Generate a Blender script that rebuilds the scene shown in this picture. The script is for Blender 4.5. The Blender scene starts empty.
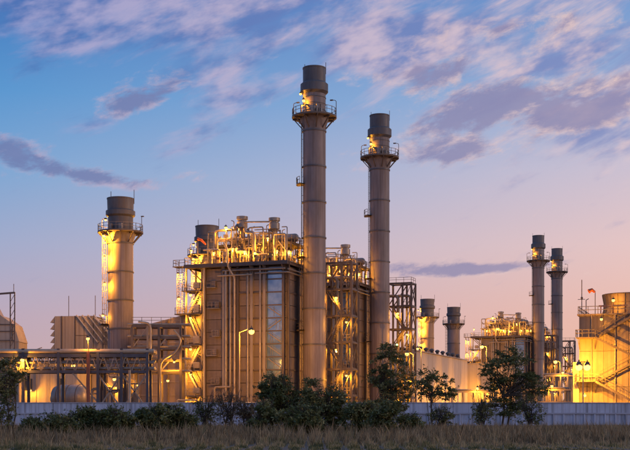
import bpy, math, random
import numpy as np
from mathutils import Vector, Matrix

random.seed(11)
rng = np.random.default_rng(5)
R = math.radians
scene = bpy.context.scene
col = scene.collection

# ------------------------------------------------------------------ camera
FPX, CX, HY, EYE = 1165.0, 315.0, 412.0, 1.6
cam = bpy.data.cameras.new('camera')
cam_o = bpy.data.objects.new('camera', cam)
col.objects.link(cam_o)
cam.sensor_width = 36.0
cam.lens = FPX / 630.0 * 36.0
cam.shift_y = (HY - 225.0) / 630.0
cam.clip_end = 20000
cam_o.location = (0, 0, EYE)
cam_o.rotation_euler = (R(90), 0, 0)
scene.camera = cam_o

def P(px, py, d):
    return Vector(((px - CX) / FPX * d, d, EYE + (HY - py) / FPX * d))

# ------------------------------------------------------------------ sky
SUN_AZ, SUN_EL = 100.0, 4.0          # sunset glow to the right of the view
def make_world():
    w = bpy.data.worlds.new('World')
    scene.world = w
    w.use_nodes = True
    nt = w.node_tree
    N, L = nt.nodes, nt.links
    N.clear()
    def val(x):
        return x
    def m(op, a, b=None, c=None, clamp=False):
        n = N.new('ShaderNodeMath'); n.operation = op; n.use_clamp = clamp
        for i, x in enumerate((a, b, c)):
            if x is None: continue
            if isinstance(x, (int, float)): n.inputs[i].default_value = x
            else: L.new(x, n.inputs[i])
        return n.outputs[0]
    def sstep(x, a, b):
        n = N.new('ShaderNodeMapRange'); n.interpolation_type = 'SMOOTHSTEP'
        L.new(x, n.inputs[0]); n.inputs[1].default_value = a; n.inputs[2].default_value = b
        return n.outputs[0]
    def lstep(x, a, b):
        n = N.new('ShaderNodeMapRange'); n.clamp = True
        L.new(x, n.inputs[0]); n.inputs[1].default_value = a; n.inputs[2].default_value = b
        return n.outputs[0]
    def mixc(f, a, b):
        n = N.new('ShaderNodeMix'); n.data_type = 'RGBA'
        if isinstance(f, (int, float)): n.inputs[0].default_value = f
        else: L.new(f, n.inputs[0])
        for s, x in ((6, a), (7, b)):
            if isinstance(x, tuple): n.inputs[s].default_value = (*x, 1)
            else: L.new(x, n.inputs[s])
        return n.outputs[2]
    def srgb(r, g, b):
        f = lambda c: ((c / 255 + .055) / 1.055) ** 2.4 if c > 10 else c / 255 / 12.92
        return (f(r), f(g), f(b))
    def ramp(x, stops):
        n = N.new('ShaderNodeValToRGB'); L.new(x, n.inputs[0])
        cr = n.color_ramp
        while len(cr.elements) < len(stops): cr.elements.new(0.5)
        for e, (p, c) in zip(cr.elements, stops):
            e.position = p; e.color = (*srgb(*c), 1)
        return n.outputs[0]
    def noise(vec, scale, detail=6, rough=.55, dist=0.0, four=0):
        n = N.new('ShaderNodeTexNoise'); n.noise_dimensions = '3D'
        L.new(vec, n.inputs['Vector'])
        n.inputs['Scale'].default_value = scale; n.inputs['Detail'].default_value = detail
        n.inputs['Roughness'].default_value = rough; n.inputs['Distortion'].default_value = dist
        return n.outputs['Fac']
    tc = N.new('ShaderNodeTexCoord')
    sep = N.new('ShaderNodeSeparateXYZ'); L.new(tc.outputs['Generated'], sep.inputs[0])
    X, Y, Z = sep.outputs
    az = m('MULTIPLY', m('ARCTAN2', X, Y), 57.29578)
    el = m('MULTIPLY', m('ARCSINE', Z), 57.29578)
    # the clear sky: elevation ramps, opposite the glow and towards the glow
    e01 = lstep(el, 0, 60)
    s = 1 / 60.0
    cool = ramp(e01, [(0, (204, 168, 168)), (4.5*s, (186, 168, 190)), (8*s, (156, 170, 208)), (11.5*s, (116, 166, 216)), (15*s, (80, 150, 212)), (20*s, (48, 110, 188)), (60*s, (98, 142, 204))])
    warm = ramp(e01, [(0, (244, 188, 160)), (4.5*s, (242, 190, 176)), (8*s, (234, 200, 200)), (11.5*s, (208, 196, 214)), (15*s, (160, 182, 220)), (20*s, (106, 150, 210)), (60*s, (130, 158, 206))])
    daz = m('COSINE', m('MULTIPLY', m('SUBTRACT', az, SUN_AZ), math.pi / 180))
    tw = lstep(daz, math.cos(R(118)), math.cos(R(85)))
    clear = mixc(tw, cool, warm)
    # clouds: wind-drawn banks. PX, PY: picture-like degrees (az, el) scaled to 1/0.0492 deg
    px = m('ADD', m('DIVIDE', az, .0492), 315.0)
    py = m('SUBTRACT', 412.0, m('DIVIDE', el, .0492))
    def vec(dx, dy, sx, sy, z=0.0, shear=-.25):
        cx_ = N.new('ShaderNodeCombineXYZ')
        a = m('ADD', px, dx); b = m('ADD', py, dy)
        bs = m('SUBTRACT', b, m('MULTIPLY', a, shear))
        L.new(m('MULTIPLY', a, sx), cx_.inputs[0]); L.new(m('MULTIPLY', bs, sy), cx_.inputs[1])
        cx_.inputs[2].default_value = z
        return cx_.outputs[0]
    pxy = N.new('ShaderNodeCombineXYZ'); L.new(px, pxy.inputs[0]); L.new(py, pxy.inputs[1])
    def total(bs, widen):
        acc = 0.0
        for (cx0, cy0, rx, ry, tilt, amp) in bs:
            mp = N.new('ShaderNodeMapping'); mp.vector_type = 'TEXTURE'
            L.new(pxy.outputs[0], mp.inputs[0])
            mp.inputs[1].default_value = (cx0, cy0, 0); mp.inputs[2].default_value = (0, 0, -R(tilt)); mp.inputs[3].default_value = (rx*widen, ry*widen, 1)
            g_ = N.new('ShaderNodeTexGradient'); g_.gradient_type = 'SPHERICAL'
            L.new(mp.outputs[0], g_.inputs[0])
            acc = m('MULTIPLY_ADD', g_.outputs['Fac'], amp, acc)
        return acc
    heavy = [(418, 82, 40, 17, 4, .46), (455, 128, 48, 18, 18, .44), (452, 160, 52, 9, 6, .40), (520, 112, 44, 15, 8, .40), (575, 132, 46, 12, 6, .38), (612, 100, 46, 20, 18, .34),
             (500, 46, 60, 8, 4, .30), (128, 112, 28, 12, 24, .44), (172, 95, 26, 9, 30, .28), (95, 184, 48, 7, -8, .44), (18, 162, 40, 11, -10, .44),
             (500, 270, 52, 5.0, 4, .48), (412, 269, 44, 8, 0, .44), (180, 182, 20, 6, 12, .26), (340, 178, 30, 6, 10, .22), (560, 60, 60, 10, 10, .22)]
    wisp = [(75, 66, 60, 12, 12, .34), (30, 30, 60, 14, 6, .26), (240, 105, 30, 9, 20, .24), (205, 72, 42, 22, 30, .34), (110, 18, 130, 26, 4, .34), (290, 60, 60, 26, 26, .26), (375, 66, 40, 20, 25, .36), (450, 62, 80, 16, -4, .32),
            (570, 75, 110, 45, 15, .26), (195, 140, 34, 12, 25, .28), (470, 4, 60, 8, 2, .34), (590, 150, 70, 26, 12, .28), (330, 20, 130, 20, 2, .20), (95, 135, 30, 7, 15, .22), (560, 20, 70, 20, 15, .22)]
    mh, mw = total(heavy, 2.0), total(wisp, 2.2)
    # beyond the frame the same broken cover goes on, thinner
    far = m('MULTIPLY', sstep(m('ABSOLUTE', az), 16, 24), .16)
    mh = m('ADD', mh, far)
    def dens(dx, dy):
        n1 = noise(vec(dx, dy, .021, .042, 0, -.20), 1.0, 9, .66, .3)
        return sstep(m('ADD', n1, m('SUBTRACT', m('MULTIPLY', mh, .90), .27)), .34, .585)
    d0 = dens(0, 0)
    d1 = dens(-9, 9)       # sampled towards the glow: the side that catches it
    n2 = noise(vec(0, 0, .0085, .030, 3.7, -.40), 1.0, 8, .62, .5)
    dw = m('MULTIPLY', sstep(m('ADD', n2, m('SUBTRACT', mw, .25)), .34, .66), .85)
    edge = m('SUBTRACT', 1.0, m('MULTIPLY', d1, .85), clamp=True)
    n3 = noise(vec(40, 10, .020, .045, 1.3, -.25), 1.0, 4, .55)
    body = mixc(tw, srgb(84, 108, 168), srgb(134, 130, 176))
    rim = mixc(tw, srgb(186, 172, 206), srgb(246, 212, 202))
    ccol = mixc(m('MULTIPLY', edge, m('ADD', .55, m('MULTIPLY', n3, .7)), clamp=True), body, rim)
    wrim = mixc(tw, srgb(158, 160, 210), srgb(240, 208, 208))
    wbody = mixc(tw, srgb(66, 108, 180), srgb(130, 142, 196))
    wcol = mixc(sstep(n3, .36, .64), wbody, wrim)
    sky1 = mixc(dw, clear, wcol)
    sky2 = mixc(m('MULTIPLY', d0, .84), sky1, ccol)
    # the physical twilight sky underneath
    ns = N.new('ShaderNodeTexSky'); ns.sky_type = 'NISHITA'; ns.sun_disc = False
    ns.sun_elevation = R(SUN_EL); ns.sun_rotation = R(SUN_AZ)
    ns.air_density = 1.0; ns.dust_density = 1.0
    b1 = N.new('ShaderNodeBackground'); L.new(sky2, b1.inputs[0]); b1.inputs[1].default_value = 0.92
    b2 = N.new('ShaderNodeBackground'); L.new(ns.outputs[0], b2.inputs[0]); b2.inputs[1].default_value = 0.012
    ad = N.new('ShaderNodeAddShader'); L.new(b1.outputs[0], ad.inputs[0]); L.new(b2.outputs[0], ad.inputs[1])
    o = N.new('ShaderNodeOutputWorld'); L.new(ad.outputs[0], o.inputs[0])
    w.cycles.sampling_method = 'MANUAL'; w.cycles.sample_map_resolution = 512
make_world()

sun = bpy.data.lights.new('sun', 'SUN')
sun.energy = 0.5
sun.angle = R(12)
sun.color = (1.0, .66, .50)
sun_o = bpy.data.objects.new('sun', sun); col.objects.link(sun_o)
sd = Vector((math.sin(R(SUN_AZ)) * math.cos(R(SUN_EL + 5)), math.cos(R(SUN_AZ)) * math.cos(R(SUN_EL + 5)), math.sin(R(SUN_EL + 5))))
sun_o.rotation_euler = sd.to_track_quat('Z', 'Y').to_euler()

vs = scene.view_settings
vs.view_transform = 'Standard'; vs.look = 'None'; vs.exposure = 0.0; vs.gamma = 1.0
vs.use_curve_mapping = False
scene.cycles.max_bounces = 5
scene.cycles.diffuse_bounces = 2
scene.cycles.glossy_bounces = 2
scene.cycles.transmission_bounces = 3
scene.cycles.use_light_tree = True
scene.cycles.sample_clamp_indirect = 4.0

# ------------------------------------------------------------------ materials
MATS = {}
def mat(name, c1, c2=None, rough=.6, metal=0.0, scale=1.0, zs=.25, rnd=.0, streak=None, bump=0.0, c3=None, pscale=None):
    """painted / weathered surface: large blotches, vertical streaks, a per-object shift"""
    ma = bpy.data.materials.new(name); ma.use_nodes = True
    nt = ma.node_tree; N, L = nt.nodes, nt.links
    b = N['Principled BSDF']
    b.inputs['Roughness'].default_value = rough; b.inputs['Metallic'].default_value = metal
    c2 = c2 or tuple(x * .72 for x in c1)
    tc = N.new('ShaderNodeTexCoord')
    mp = N.new('ShaderNodeMapping'); mp.inputs['Scale'].default_value = (scale, scale, scale * zs)
    geo = N.new('ShaderNodeNewGeometry')
    L.new(geo.outputs['Position'], mp.inputs[0])
    n1 = N.new('ShaderNodeTexNoise'); n1.inputs['Scale'].default_value = 1.0; n1.inputs['Detail'].default_value = 7; n1.inputs['Roughness'].default_value = .62
    L.new(mp.outputs[0], n1.inputs['Vector'])
    r1 = N.new('ShaderNodeMapRange'); r1.inputs[1].default_value = .36; r1.inputs[2].default_value = .68
    L.new(n1.outputs[0], r1.inputs[0])
    mx = N.new('ShaderNodeMix'); mx.data_type = 'RGBA'
    L.new(r1.outputs[0], mx.inputs[0]); mx.inputs[6].default_value = (*c1, 1); mx.inputs[7].default_value = (*c2, 1)
    out = mx.outputs[2]
    if streak:
        mp2 = N.new('ShaderNodeMapping'); mp2.inputs['Scale'].default_value = (2.6, 2.6, .07)
        L.new(geo.outputs['Position'], mp2.inputs[0])
        n2 = N.new('ShaderNodeTexNoise'); n2.inputs['Detail'].default_value = 5; n2.inputs['Roughness'].default_value = .6
        n2.inputs['Scale'].default_value = 1.0
        L.new(mp2.outputs[0], n2.inputs['Vector'])
        r2 = N.new('ShaderNodeMapRange'); r2.inputs[1].default_value = .46; r2.inputs[2].default_value = .70; r2.inputs[4].default_value = .9
        L.new(n2.outputs[0], r2.inputs[0])
        m2 = N.new('ShaderNodeMix'); m2.data_type = 'RGBA'
        L.new(r2.outputs[0], m2.inputs[0]); L.new(out, m2.inputs[6]); m2.inputs[7].default_value = (*streak, 1)
        out = m2.outputs[2]
    if rnd:
        oi = N.new('ShaderNodeObjectInfo')
        r3 = N.new('ShaderNodeMapRange'); r3.inputs[3].default_value = 1 - rnd; r3.inputs[4].default_value = 1 + rnd
        L.new(oi.outputs['Random'], r3.inputs[0])
        hs = N.new('ShaderNodeHueSaturation'); L.new(out, hs.inputs['Color']); L.new(r3.outputs[0], hs.inputs['Value'])
        out = hs.outputs[0]
    L.new(out, b.inputs['Base Color'])
    rr = N.new('ShaderNodeMapRange'); rr.inputs[3].default_value = max(.05, rough - .12); rr.inputs[4].default_value = min(1, rough + .15)
    L.new(n1.outputs[0], rr.inputs[0]); L.new(rr.outputs[0], b.inputs['Roughness'])
    if bump:
        bp = N.new('ShaderNodeBump'); bp.inputs['Strength'].default_value = bump; bp.inputs['Distance'].default_value = .05
        L.new(n1.outputs[0], bp.inputs['Height']); L.new(bp.outputs[0], b.inputs['Normal'])
    MATS[name] = ma
    return ma

mat('stack_paint', (.245, .208, .205), (.165, .14, .137), .55, 0, .5, .3, .09, streak=(.125, .092, .075))
mat('stack_dark', (.115, .118, .132), (.08, .08, .09), .5, .2, .6, .4, .05, streak=(.10, .08, .07))
mat('casing', (.225, .178, .148), (.155, .122, .10), .55, 0, .5, .5, .13, streak=(.15, .12, .10))
mat('casing_core', (.10, .085, .075), None, .8)
mat('steel', (.125, .10, .09), (.085, .066, .058), .6, .1, .8, .5, .12)
mat('steel_light', (.30, .26, .225), (.21, .175, .145), .55, .2, .8, .5, .12)
mat('steel_blue', (.075, .078, .10), (.05, .05, .065), .55, .2, .8, .5, .08)
mat('lagging', (.33, .295, .26), (.24, .205, .175), .42, .55, .9, .6, .12)
mat('pipe_cream', (.42, .35, .265), (.32, .255, .185), .5, .1, .9, .6, .1)
mat('pipe_rust', (.26, .085, .05), (.18, .07, .045), .7, 0, 1.2, .6, .1)
mat('louvre_sheet', (.52, .49, .46), (.42, .39, .36), .5, .2, .8, .6, .08)
mat('grating', (.15, .125, .11), None, .6, .3, 1.0, 1, .1)
mat('tan_wall', (.40, .345, .28), (.34, .285, .23), .75, 0, .35, .6, .06, streak=(.25, .20, .16))
mat('pale_wall', (.46, .41, .35), (.40, .35, .29), .75, 0, .25, .6, .04, streak=(.33, .28, .23))
mat('tank_steel', (.25, .20, .155), (.155, .12, .09), .7, 0, .30, .7, .06, streak=(.14, .095, .065))
mat('tank_far', (.22, .155, .12), (.15, .105, .085), .7, 0, .4, .8, .10, streak=(.11, .08, .06))
mat('fence', (.55, .60, .73), (.43, .47, .58), .85, 0, .45, .8, .10, streak=(.17, .17, .19), bump=.15)
mat('fence_coping', (.42, .43, .50), (.33, .34, .40), .9, 0, .7, 1, .06)
mat('dark_glass', (.03, .035, .045), None, .15)
mat('roof_sheet', (.33, .29, .26), (.27, .235, .21), .5, .2, .3, 1, .05)
mat('bark', (.085, .065, .05), (.045, .036, .03), .9, 0, 5, .3)
mat('orange_cloth', (.55, .13, .04), (.42, .09, .03), .8, 0, 2, 1)
mat('soil', (.13, .095, .065), (.07, .054, .04), .95, 0, .22, 1, bump=.3)
mat('yard', (.26, .24, .22), (.19, .175, .16), .9, 0, .15, 1)

def glass_mat():
    ma = bpy.data.materials.new('stair_glazing'); ma.use_nodes = True
    b = ma.node_tree.nodes['Principled BSDF']
    N, L = ma.node_tree.nodes, ma.node_tree.links
    geo = N.new('ShaderNodeNewGeometry')
    n1 = N.new('ShaderNodeTexNoise'); n1.inputs['Scale'].default_value = .7; n1.inputs['Detail'].default_value = 4
    L.new(geo.outputs['Position'], n1.inputs['Vector'])
    cr = N.new('ShaderNodeValToRGB'); L.new(n1.outputs[0], cr.inputs[0])
    cr.color_ramp.elements[0].color = (.13, .24, .42, 1); cr.color_ramp.elements[0].position = .3
    cr.color_ramp.elements[1].color = (.30, .42, .56, 1); cr.color_ramp.elements[1].position = .7
    L.new(cr.outputs[0], b.inputs['Base Color'])
    b.inputs['Roughness'].default_value = .10; b.inputs['Metallic'].default_value = .55
    MATS['stair_glazing'] = ma
glass_mat()

def emit_mat(name, color, strength):
    ma = bpy.data.materials.new(name); ma.use_nodes = True
    nt = ma.node_tree; nt.nodes.clear()
    e = nt.nodes.new('ShaderNodeEmission'); e.inputs[0].default_value = (*color, 1); e.inputs[1].default_value = strength
    o = nt.nodes.new('ShaderNodeOutputMaterial'); nt.links.new(e.outputs[0], o.inputs[0])
    MATS[name] = ma
emit_mat('sodium_bulb', (1.0, .50, .10), 4.0)
emit_mat('green_bulb', (.55, 1.0, .35), 3.0)
SODIUM = (1.0, .375, .02)
LAMP_GAIN = 2.7

def leaf_mat(name, stops, trans=.25):
    ma = bpy.data.materials.new(name); ma.use_nodes = True
    nt = ma.node_tree; N, L = nt.nodes, nt.links
    b = N['Principled BSDF']; b.inputs['Roughness'].default_value = .6
    at = N.new('ShaderNodeAttribute'); at.attribute_name = 'tint'
    cr = N.new('ShaderNodeValToRGB'); L.new(at.outputs['Fac'], cr.inputs[0])
    while len(cr.color_ramp.elements) < len(stops): cr.color_ramp.elements.new(.5)
    for e, (p, c) in zip(cr.color_ramp.elements, stops):
        e.position = p; e.color = (*c, 1)
    L.new(cr.outputs[0], b.inputs['Base Color'])
    tr = N.new('ShaderNodeBsdfTranslucent'); L.new(cr.outputs[0], tr.inputs[0])
    mx = N.new('ShaderNodeMixShader'); mx.inputs[0].default_value = trans
    L.new(b.outputs[0], mx.inputs[1]); L.new(tr.outputs[0], mx.inputs[2])
    L.new(mx.outputs[0], N['Material Output'].inputs[0])
    MATS[name] = ma
leaf_mat('leaf_dark', [(0, (.050, .070, .022)), (.5, (.105, .130, .036)), (1, (.23, .215, .070))])
leaf_mat('leaf_mid', [(0, (.065, .085, .028)), (.5, (.125, .145, .042)), (1, (.26, .23, .080))])
leaf_mat('leaf_dry', [(0, (.09, .072, .036)), (.5, (.16, .12, .06)), (1, (.26, .18, .09))])
leaf_mat('grass_blade', [(0, (.11, .085, .045)), (.25, (.26, .185, .095)), (.55, (.50, .37, .20)), (.78, (.24, .21, .075)), (1, (.075, .09, .034))], .2)

# ------------------------------------------------------------------ mesh helpers
class MB:
    def __init__(s): s.v = []; s.f = []
    def add(s, vs_, fs_):
        o = len(s.v); s.v += [tuple(v) for v in vs_]; s.f += [tuple(i + o for i in f) for f in fs_]
        return s
    def box(s, c, z, rz=0.0):
        hx, hy, hz = z[0] / 2, z[1] / 2, z[2] / 2
        ca, sa = math.cos(rz), math.sin(rz)
        vs_ = []
        for dx, dy, dz in ((-1,-1,-1),(1,-1,-1),(1,1,-1),(-1,1,-1),(-1,-1,1),(1,-1,1),(1,1,1),(-1,1,1)):
            x, y = dx * hx, dy * hy
            vs_.append((c[0] + x * ca - y * sa, c[1] + x * sa + y * ca, c[2] + dz * hz))
        return s.add(vs_, [(0,3,2,1),(4,5,6,7),(0,1,5,4),(1,2,6,5),(2,3,7,6),(3,0,4,7)])
    def bar(s, a, b, w, h=None):
        a, b = Vector(a), Vector(b); h = h or w
        d = (b - a)
        if d.length < 1e-6: return s
        d.normalize()
        up = Vector((0, 0, 1)) if abs(d.z) < .95 else Vector((0, 1, 0))
        x = d.cross(up).normalized(); y = x.cross(d).normalized()
        vs_ = []
        for p in (a, b):
            for i, j in ((-1,-1),(1,-1),(1,1),(-1,1)):
                vs_.append(p + x * (i * w / 2) + y * (j * h / 2))
        return s.add(vs_, [(0,1,2,3),(7,6,5,4),(0,4,5,1),(1,5,6,2),(2,6,7,3),(3,7,4,0)])
    def path(s, pts, r, n=8, r1=None):
        pts = [Vector(p) for p in pts]
        k = len(pts)
        t = [(pts[min(i+1,k-1)] - pts[max(i-1,0)]).normalized() for i in range(k)]
        ref = Vector((0, 0, 1)) if abs(t[0].z) < .9 else Vector((1, 0, 0))
        rings = []
        u = t[0].cross(ref).normalized()
        for i in range(k):
            u = (u - t[i] * u.dot(t[i]))
            if u.length < 1e-5: u = t[i].orthogonal()
            u.normalize(); w = t[i].cross(u)
            # keep the section round across a mitre
            f = 1.0
            if 0 < i < k - 1:
                c = (pts[i] - pts[i-1]).normalized().dot(t[i]); f = 1 / max(c, .5)
            rr = r if r1 is None else r + (r1 - r) * i / (k - 1)
            rings.append([pts[i] + (u * math.cos(a) + w * math.sin(a)) * rr for a in [2*math.pi*j/n for j in range(n)]])
        vs_ = [v for ring in rings for v in ring]
        fs = []
        for i in range(k - 1):
            for j in range(n):
                fs.append((i*n+j, i*n+(j+1)%n, (i+1)*n+(j+1)%n, (i+1)*n+j))
        fs.append(tuple(range(n))[::-1]); fs.append(tuple((k-1)*n+j for j in range(n)))
        return s.add(vs_, fs)
    def pipe(s, pts, r, n=8, bend=None):
        """polyline pipe with rounded elbows"""
        pts = [Vector(p) for p in pts]; bend = bend or r * 2.5
        out = [pts[0]]
        for i in range(1, len(pts) - 1):
            a, b, c = pts[i-1], pts[i], pts[i+1]
            d0, d1 = (a - b), (c - b)
            bb = min(bend, d0.length * .45, d1.length * .45)
            p0, p1 = b + d0.normalized() * bb, b + d1.normalized() * bb
            for q in (0, .33, .67, 1):
                out.append(p0 * (1-q)**2 + b * 2*q*(1-q) + p1 * q*q)
        out.append(pts[-1])
        return s.path(out, r, n)
    def lathe(s, prof, n=28, c=(0, 0, 0), a0=0.0, a1=2*math.pi):
        full = abs(a1 - a0 - 2*math.pi) < 1e-6
        k = n if full else n + 1
        vs_ = []
        for r, z in prof:
            for j in range(k):
                a = a0 + (a1 - a0) * j / n
                vs_.append((c[0] + r * math.cos(a), c[1] + r * math.sin(a), c[2] + z))
        fs = []
        for i in range(len(prof) - 1):
            for j in range(n):
                j2 = (j + 1) % k
                fs.append((i*k+j, i*k+j2, (i+1)*k+j2, (i+1)*k+j))
        return s.add(vs_, fs)
    def rail(s, pts, h=1.1, closed=False, sp=1.6, r=.035):
        pts = [Vector(p) for p in pts]
        seq = pts + ([pts[0]] if closed else [])
        for a, b in zip(seq[:-1], seq[1:]):
            for hh in (h, h * .55):
                s.bar(a + Vector((0,0,hh)), b + Vector((0,0,hh)), r*2)
            n = max(1, round((b - a).length / sp))
            for i in range(n + 1):
                p = a.lerp(b, i / n)
                s.bar(p, p + Vector((0,0,h)), r*2)
        return s
    def mesh(s, name, smooth=False):
        me = bpy.data.meshes.new(name)
        me.from_pydata(s.v, [], s.f)
        me.validate(clean_customdata=False)
        if smooth:
            me.polygons.foreach_set('use_smooth', [True] * len(me.polygons))
            me.set_sharp_from_angle(angle=R(38))
        return me
    def build(s, name, m, parent=None, loc=(0,0,0), rz=0.0, smooth=False):
        me = s.mesh(name, smooth); me.materials.append(MATS[m])
        return place(name, me, parent, loc, rz)

def place(name, me, parent=None, loc=(0,0,0), rz=0.0):
    o = bpy.data.objects.new(name, me); col.objects.link(o)
    o.location = loc; o.rotation_euler = (0, 0, rz)
    if parent: o.parent = parent
    return o

def tag(o, label=None, cat=None, group=None, kind=None):
    if label: o['label'] = label
    if cat: o['category'] = cat
    if group: o['group'] = group
    if kind: o['kind'] = kind
    return o

def thing(name, label, cat, loc, rz=0.0, group=None):
    o = bpy.data.objects.new(name, None); col.objects.link(o)
    o.empty_display_size = 1.0
    o.location = loc; o.rotation_euler = (0, 0, rz)
    return tag(o, label, cat, group)

def copy_tree(o, parent=None):
    c = o.copy(); col.objects.link(c); c.parent = parent
    for ch in o.children:
        if not ch.name.startswith('windsock'): copy_tree(ch, c)
    return c

# shared lamp meshes
hood = MB()
hood.add([(-.22,-.22,.0),(.22,-.22,0),(.22,.22,0),(-.22,.22,0),(-.12,-.12,.26),(.12,-.12,.26),(.12,.12,.26),(-.12,.12,.26)],
         [(0,1,5,4),(1,2,6,5),(2,3,7,6),(3,0,4,7),(4,5,6,7)])
hood.box((0, 0, .34), (.08, .08, .2))
HOOD = hood.mesh('lamp_hood'); HOOD.materials.append(MATS['steel'])
def sphere_mesh(name, r, m):
    b = MB()
    b.lathe([(r*math.sin(math.pi*i/6)+1e-4, -r*math.cos(math.pi*i/6)) for i in range(7)], 10)
    me = b.mesh(name, True); me.materials.append(MATS[m]); return me
BULB = sphere_mesh('bulb', .24, 'sodium_bulb')
BULB_BIG = sphere_mesh('bulb_big', .27, 'sodium_bulb')
BULB_GREEN = sphere_mesh('bulb_green', .22, 'green_bulb')
LIGHTS = {}
LR = random.Random(77)
def light_data(power, color=SODIUM):
    k = (power, color)
    if k not in LIGHTS:
        l = bpy.data.lights.new('lamp_light', 'POINT'); l.energy = power * LAMP_GAIN; l.color = color; l.shadow_soft_size = .05
        LIGHTS[k] = l
    return LIGHTS[k]
def lamp(parent, pos, power=500, bulb=None, side=(0, 0, -.45), hooded=True, scale=1.0):
    """a lamp fitting: hood, glowing bulb and its light"""
    lo = place('lamp', HOOD, parent, pos)
    scale *= LR.uniform(.72, 1.15) if scale == 1.0 else 1.0
    lo.scale = (scale, scale, scale)
    place('bulb', bulb or BULB, lo, (0, 0, -.10))
    if power:
        g = bpy.data.objects.new('lamp_light', light_data(power)); col.objects.link(g)
        g.parent = lo; g.location = Vector(side) / min(scale, 1.0) if scale < 1.3 else Vector(side) / scale
    return lo

TH = R(20)                       # the plant grid is turned 20 degrees to the view
def unit_pos(px, d): return Vector(((px - CX) / FPX * d, d, 0))

# ------------------------------------------------------------------ ground
g = MB()
g.add([(-6000, -300, 0), (6000, -300, 0), (6000, 9000, 0), (-6000, 9000, 0)], [(0, 1, 2, 3)])
tag(g.build('ground', 'soil'), kind='structure')
g = MB()
g.add([(-400, 137, .02), (500, 137, .02), (500, 700, .02), (-400, 700, .02)], [(0, 1, 2, 3)])
tag(g.build('plant_yard', 'yard'), kind='structure')

# ------------------------------------------------------------------ stacks
def ring_deck(t, R0, RD, z, n=20):
    """round gallery: deck, brackets and railing"""
    d = MB(); d.lathe([(R0, 0), (RD, 0), (RD, .28), (R0, .28), (R0, 0)], 32)
    d.build('deck', 'grating', t, (0, 0, z))
    b = MB()
    b.bar((R0, 0, -1.9), (RD-.25, 0, -.05), .16); b.bar((R0, 0, -.12), (RD-.1, 0, -.12), .14, .24)
    me = b.mesh('bracket'); me.materials.append(MATS['steel'])
    for i in range(10): place('bracket', me, t, (0, 0, z), 2*math.pi*(i+.3)/10)
    rl = MB()
    pts = [((RD-.08)*math.cos(2*math.pi*i/n), (RD-.08)*math.sin(2*math.pi*i/n), .28) for i in range(n)]
    rl.rail(pts, 1.25, True, 9, .035)
    rl.build('railing', 'steel_light', t, (0, 0, z))

def lamp_post(t, a, RD, z, lit, inner=1, power=300):
    ca, sa = math.cos(a), math.sin(a)
    p = MB(); q = Vector(((RD-.05)*ca, (RD-.05)*sa, 0)); k = Vector((-ca, -sa, 0)) * .8 * inner
    p.pipe([q, q + Vector((0,0,2.6)), q + Vector((0,0,2.75)) + k], .055, 6, .25)
    p.box(q + Vector((0,0,2.7)) + k, (.5, .34, .16))
    p.build('lamp_post', 'steel', t, (0, 0, z))
    if lit:
        lamp(t, q + k + Vector((0, 0, z + 2.5)), power)

def ladder(t, a, R0, z0, z1, cage=True, wdt=.55, m='steel'):
    ca, sa = math.cos(a), math.sin(a); tx = Vector((-sa, ca, 0)); rx = Vector((ca, sa, 0))
    l = MB(); base = rx * (R0 + .25)
    for s in (-1, 1):
        l.bar(base + tx*s*wdt/2 + Vector((0,0,z0)), base + tx*s*wdt/2 + Vector((0,0,z1)), .07)
    z = z0
    while z < z1:
        l.bar(base - tx*wdt/2 + Vector((0,0,z)), base + tx*wdt/2 + Vector((0,0,z)), .045); z += .45
    if cage:
        z = z0 + 2.3
        while z < z1:
            pts = [base + tx*(math.cos(u)*.42) + rx*(math.sin(u)*.75) + Vector((0,0,z)) for u in [math.pi*i/6 for i in range(7)]]
            for p, q in zip(pts[:-1], pts[1:]): l.bar(p, q, .045)
            z += 1.1
        for u in (.5, 1.1, 1.57, 2.05, 2.64):
            p = base + tx*(math.cos(u)*.42) + rx*(math.sin(u)*.75)
            l.bar(p + Vector((0,0,z0+2.3)), p + Vector((0,0,z1)), .04)
    z = z0 + .5
    while z < z1:
        l.bar(rx * (R0 - .02) + Vector((0,0,z)), base + Vector((0,0,z)), .06); z += 3.2
    l.build('ladder', m, t)

def shaft(t, R0, z0, z1, step, m='stack_paint'):
    n = round((z1 - z0) / step); h = (z1 - z0) / n
    me = MB().lathe([(R0, 0), (R0, h)], 40).mesh('shell_section', True); me.materials.append(MATS[m])
    fl = MB().lathe([(R0, -.12), (R0+.13, -.12), (R0+.13, .12), (R0, .12)], 40).mesh('flange_ring', True); fl.materials.append(MATS['stack_dark'])
    for i in range(n):
        place('shell_section', me, t, (0, 0, z0 + i*h), .7 * i)
        place('flange_ring', fl, t, (0, 0, z0 + (i+1)*h))

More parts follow.
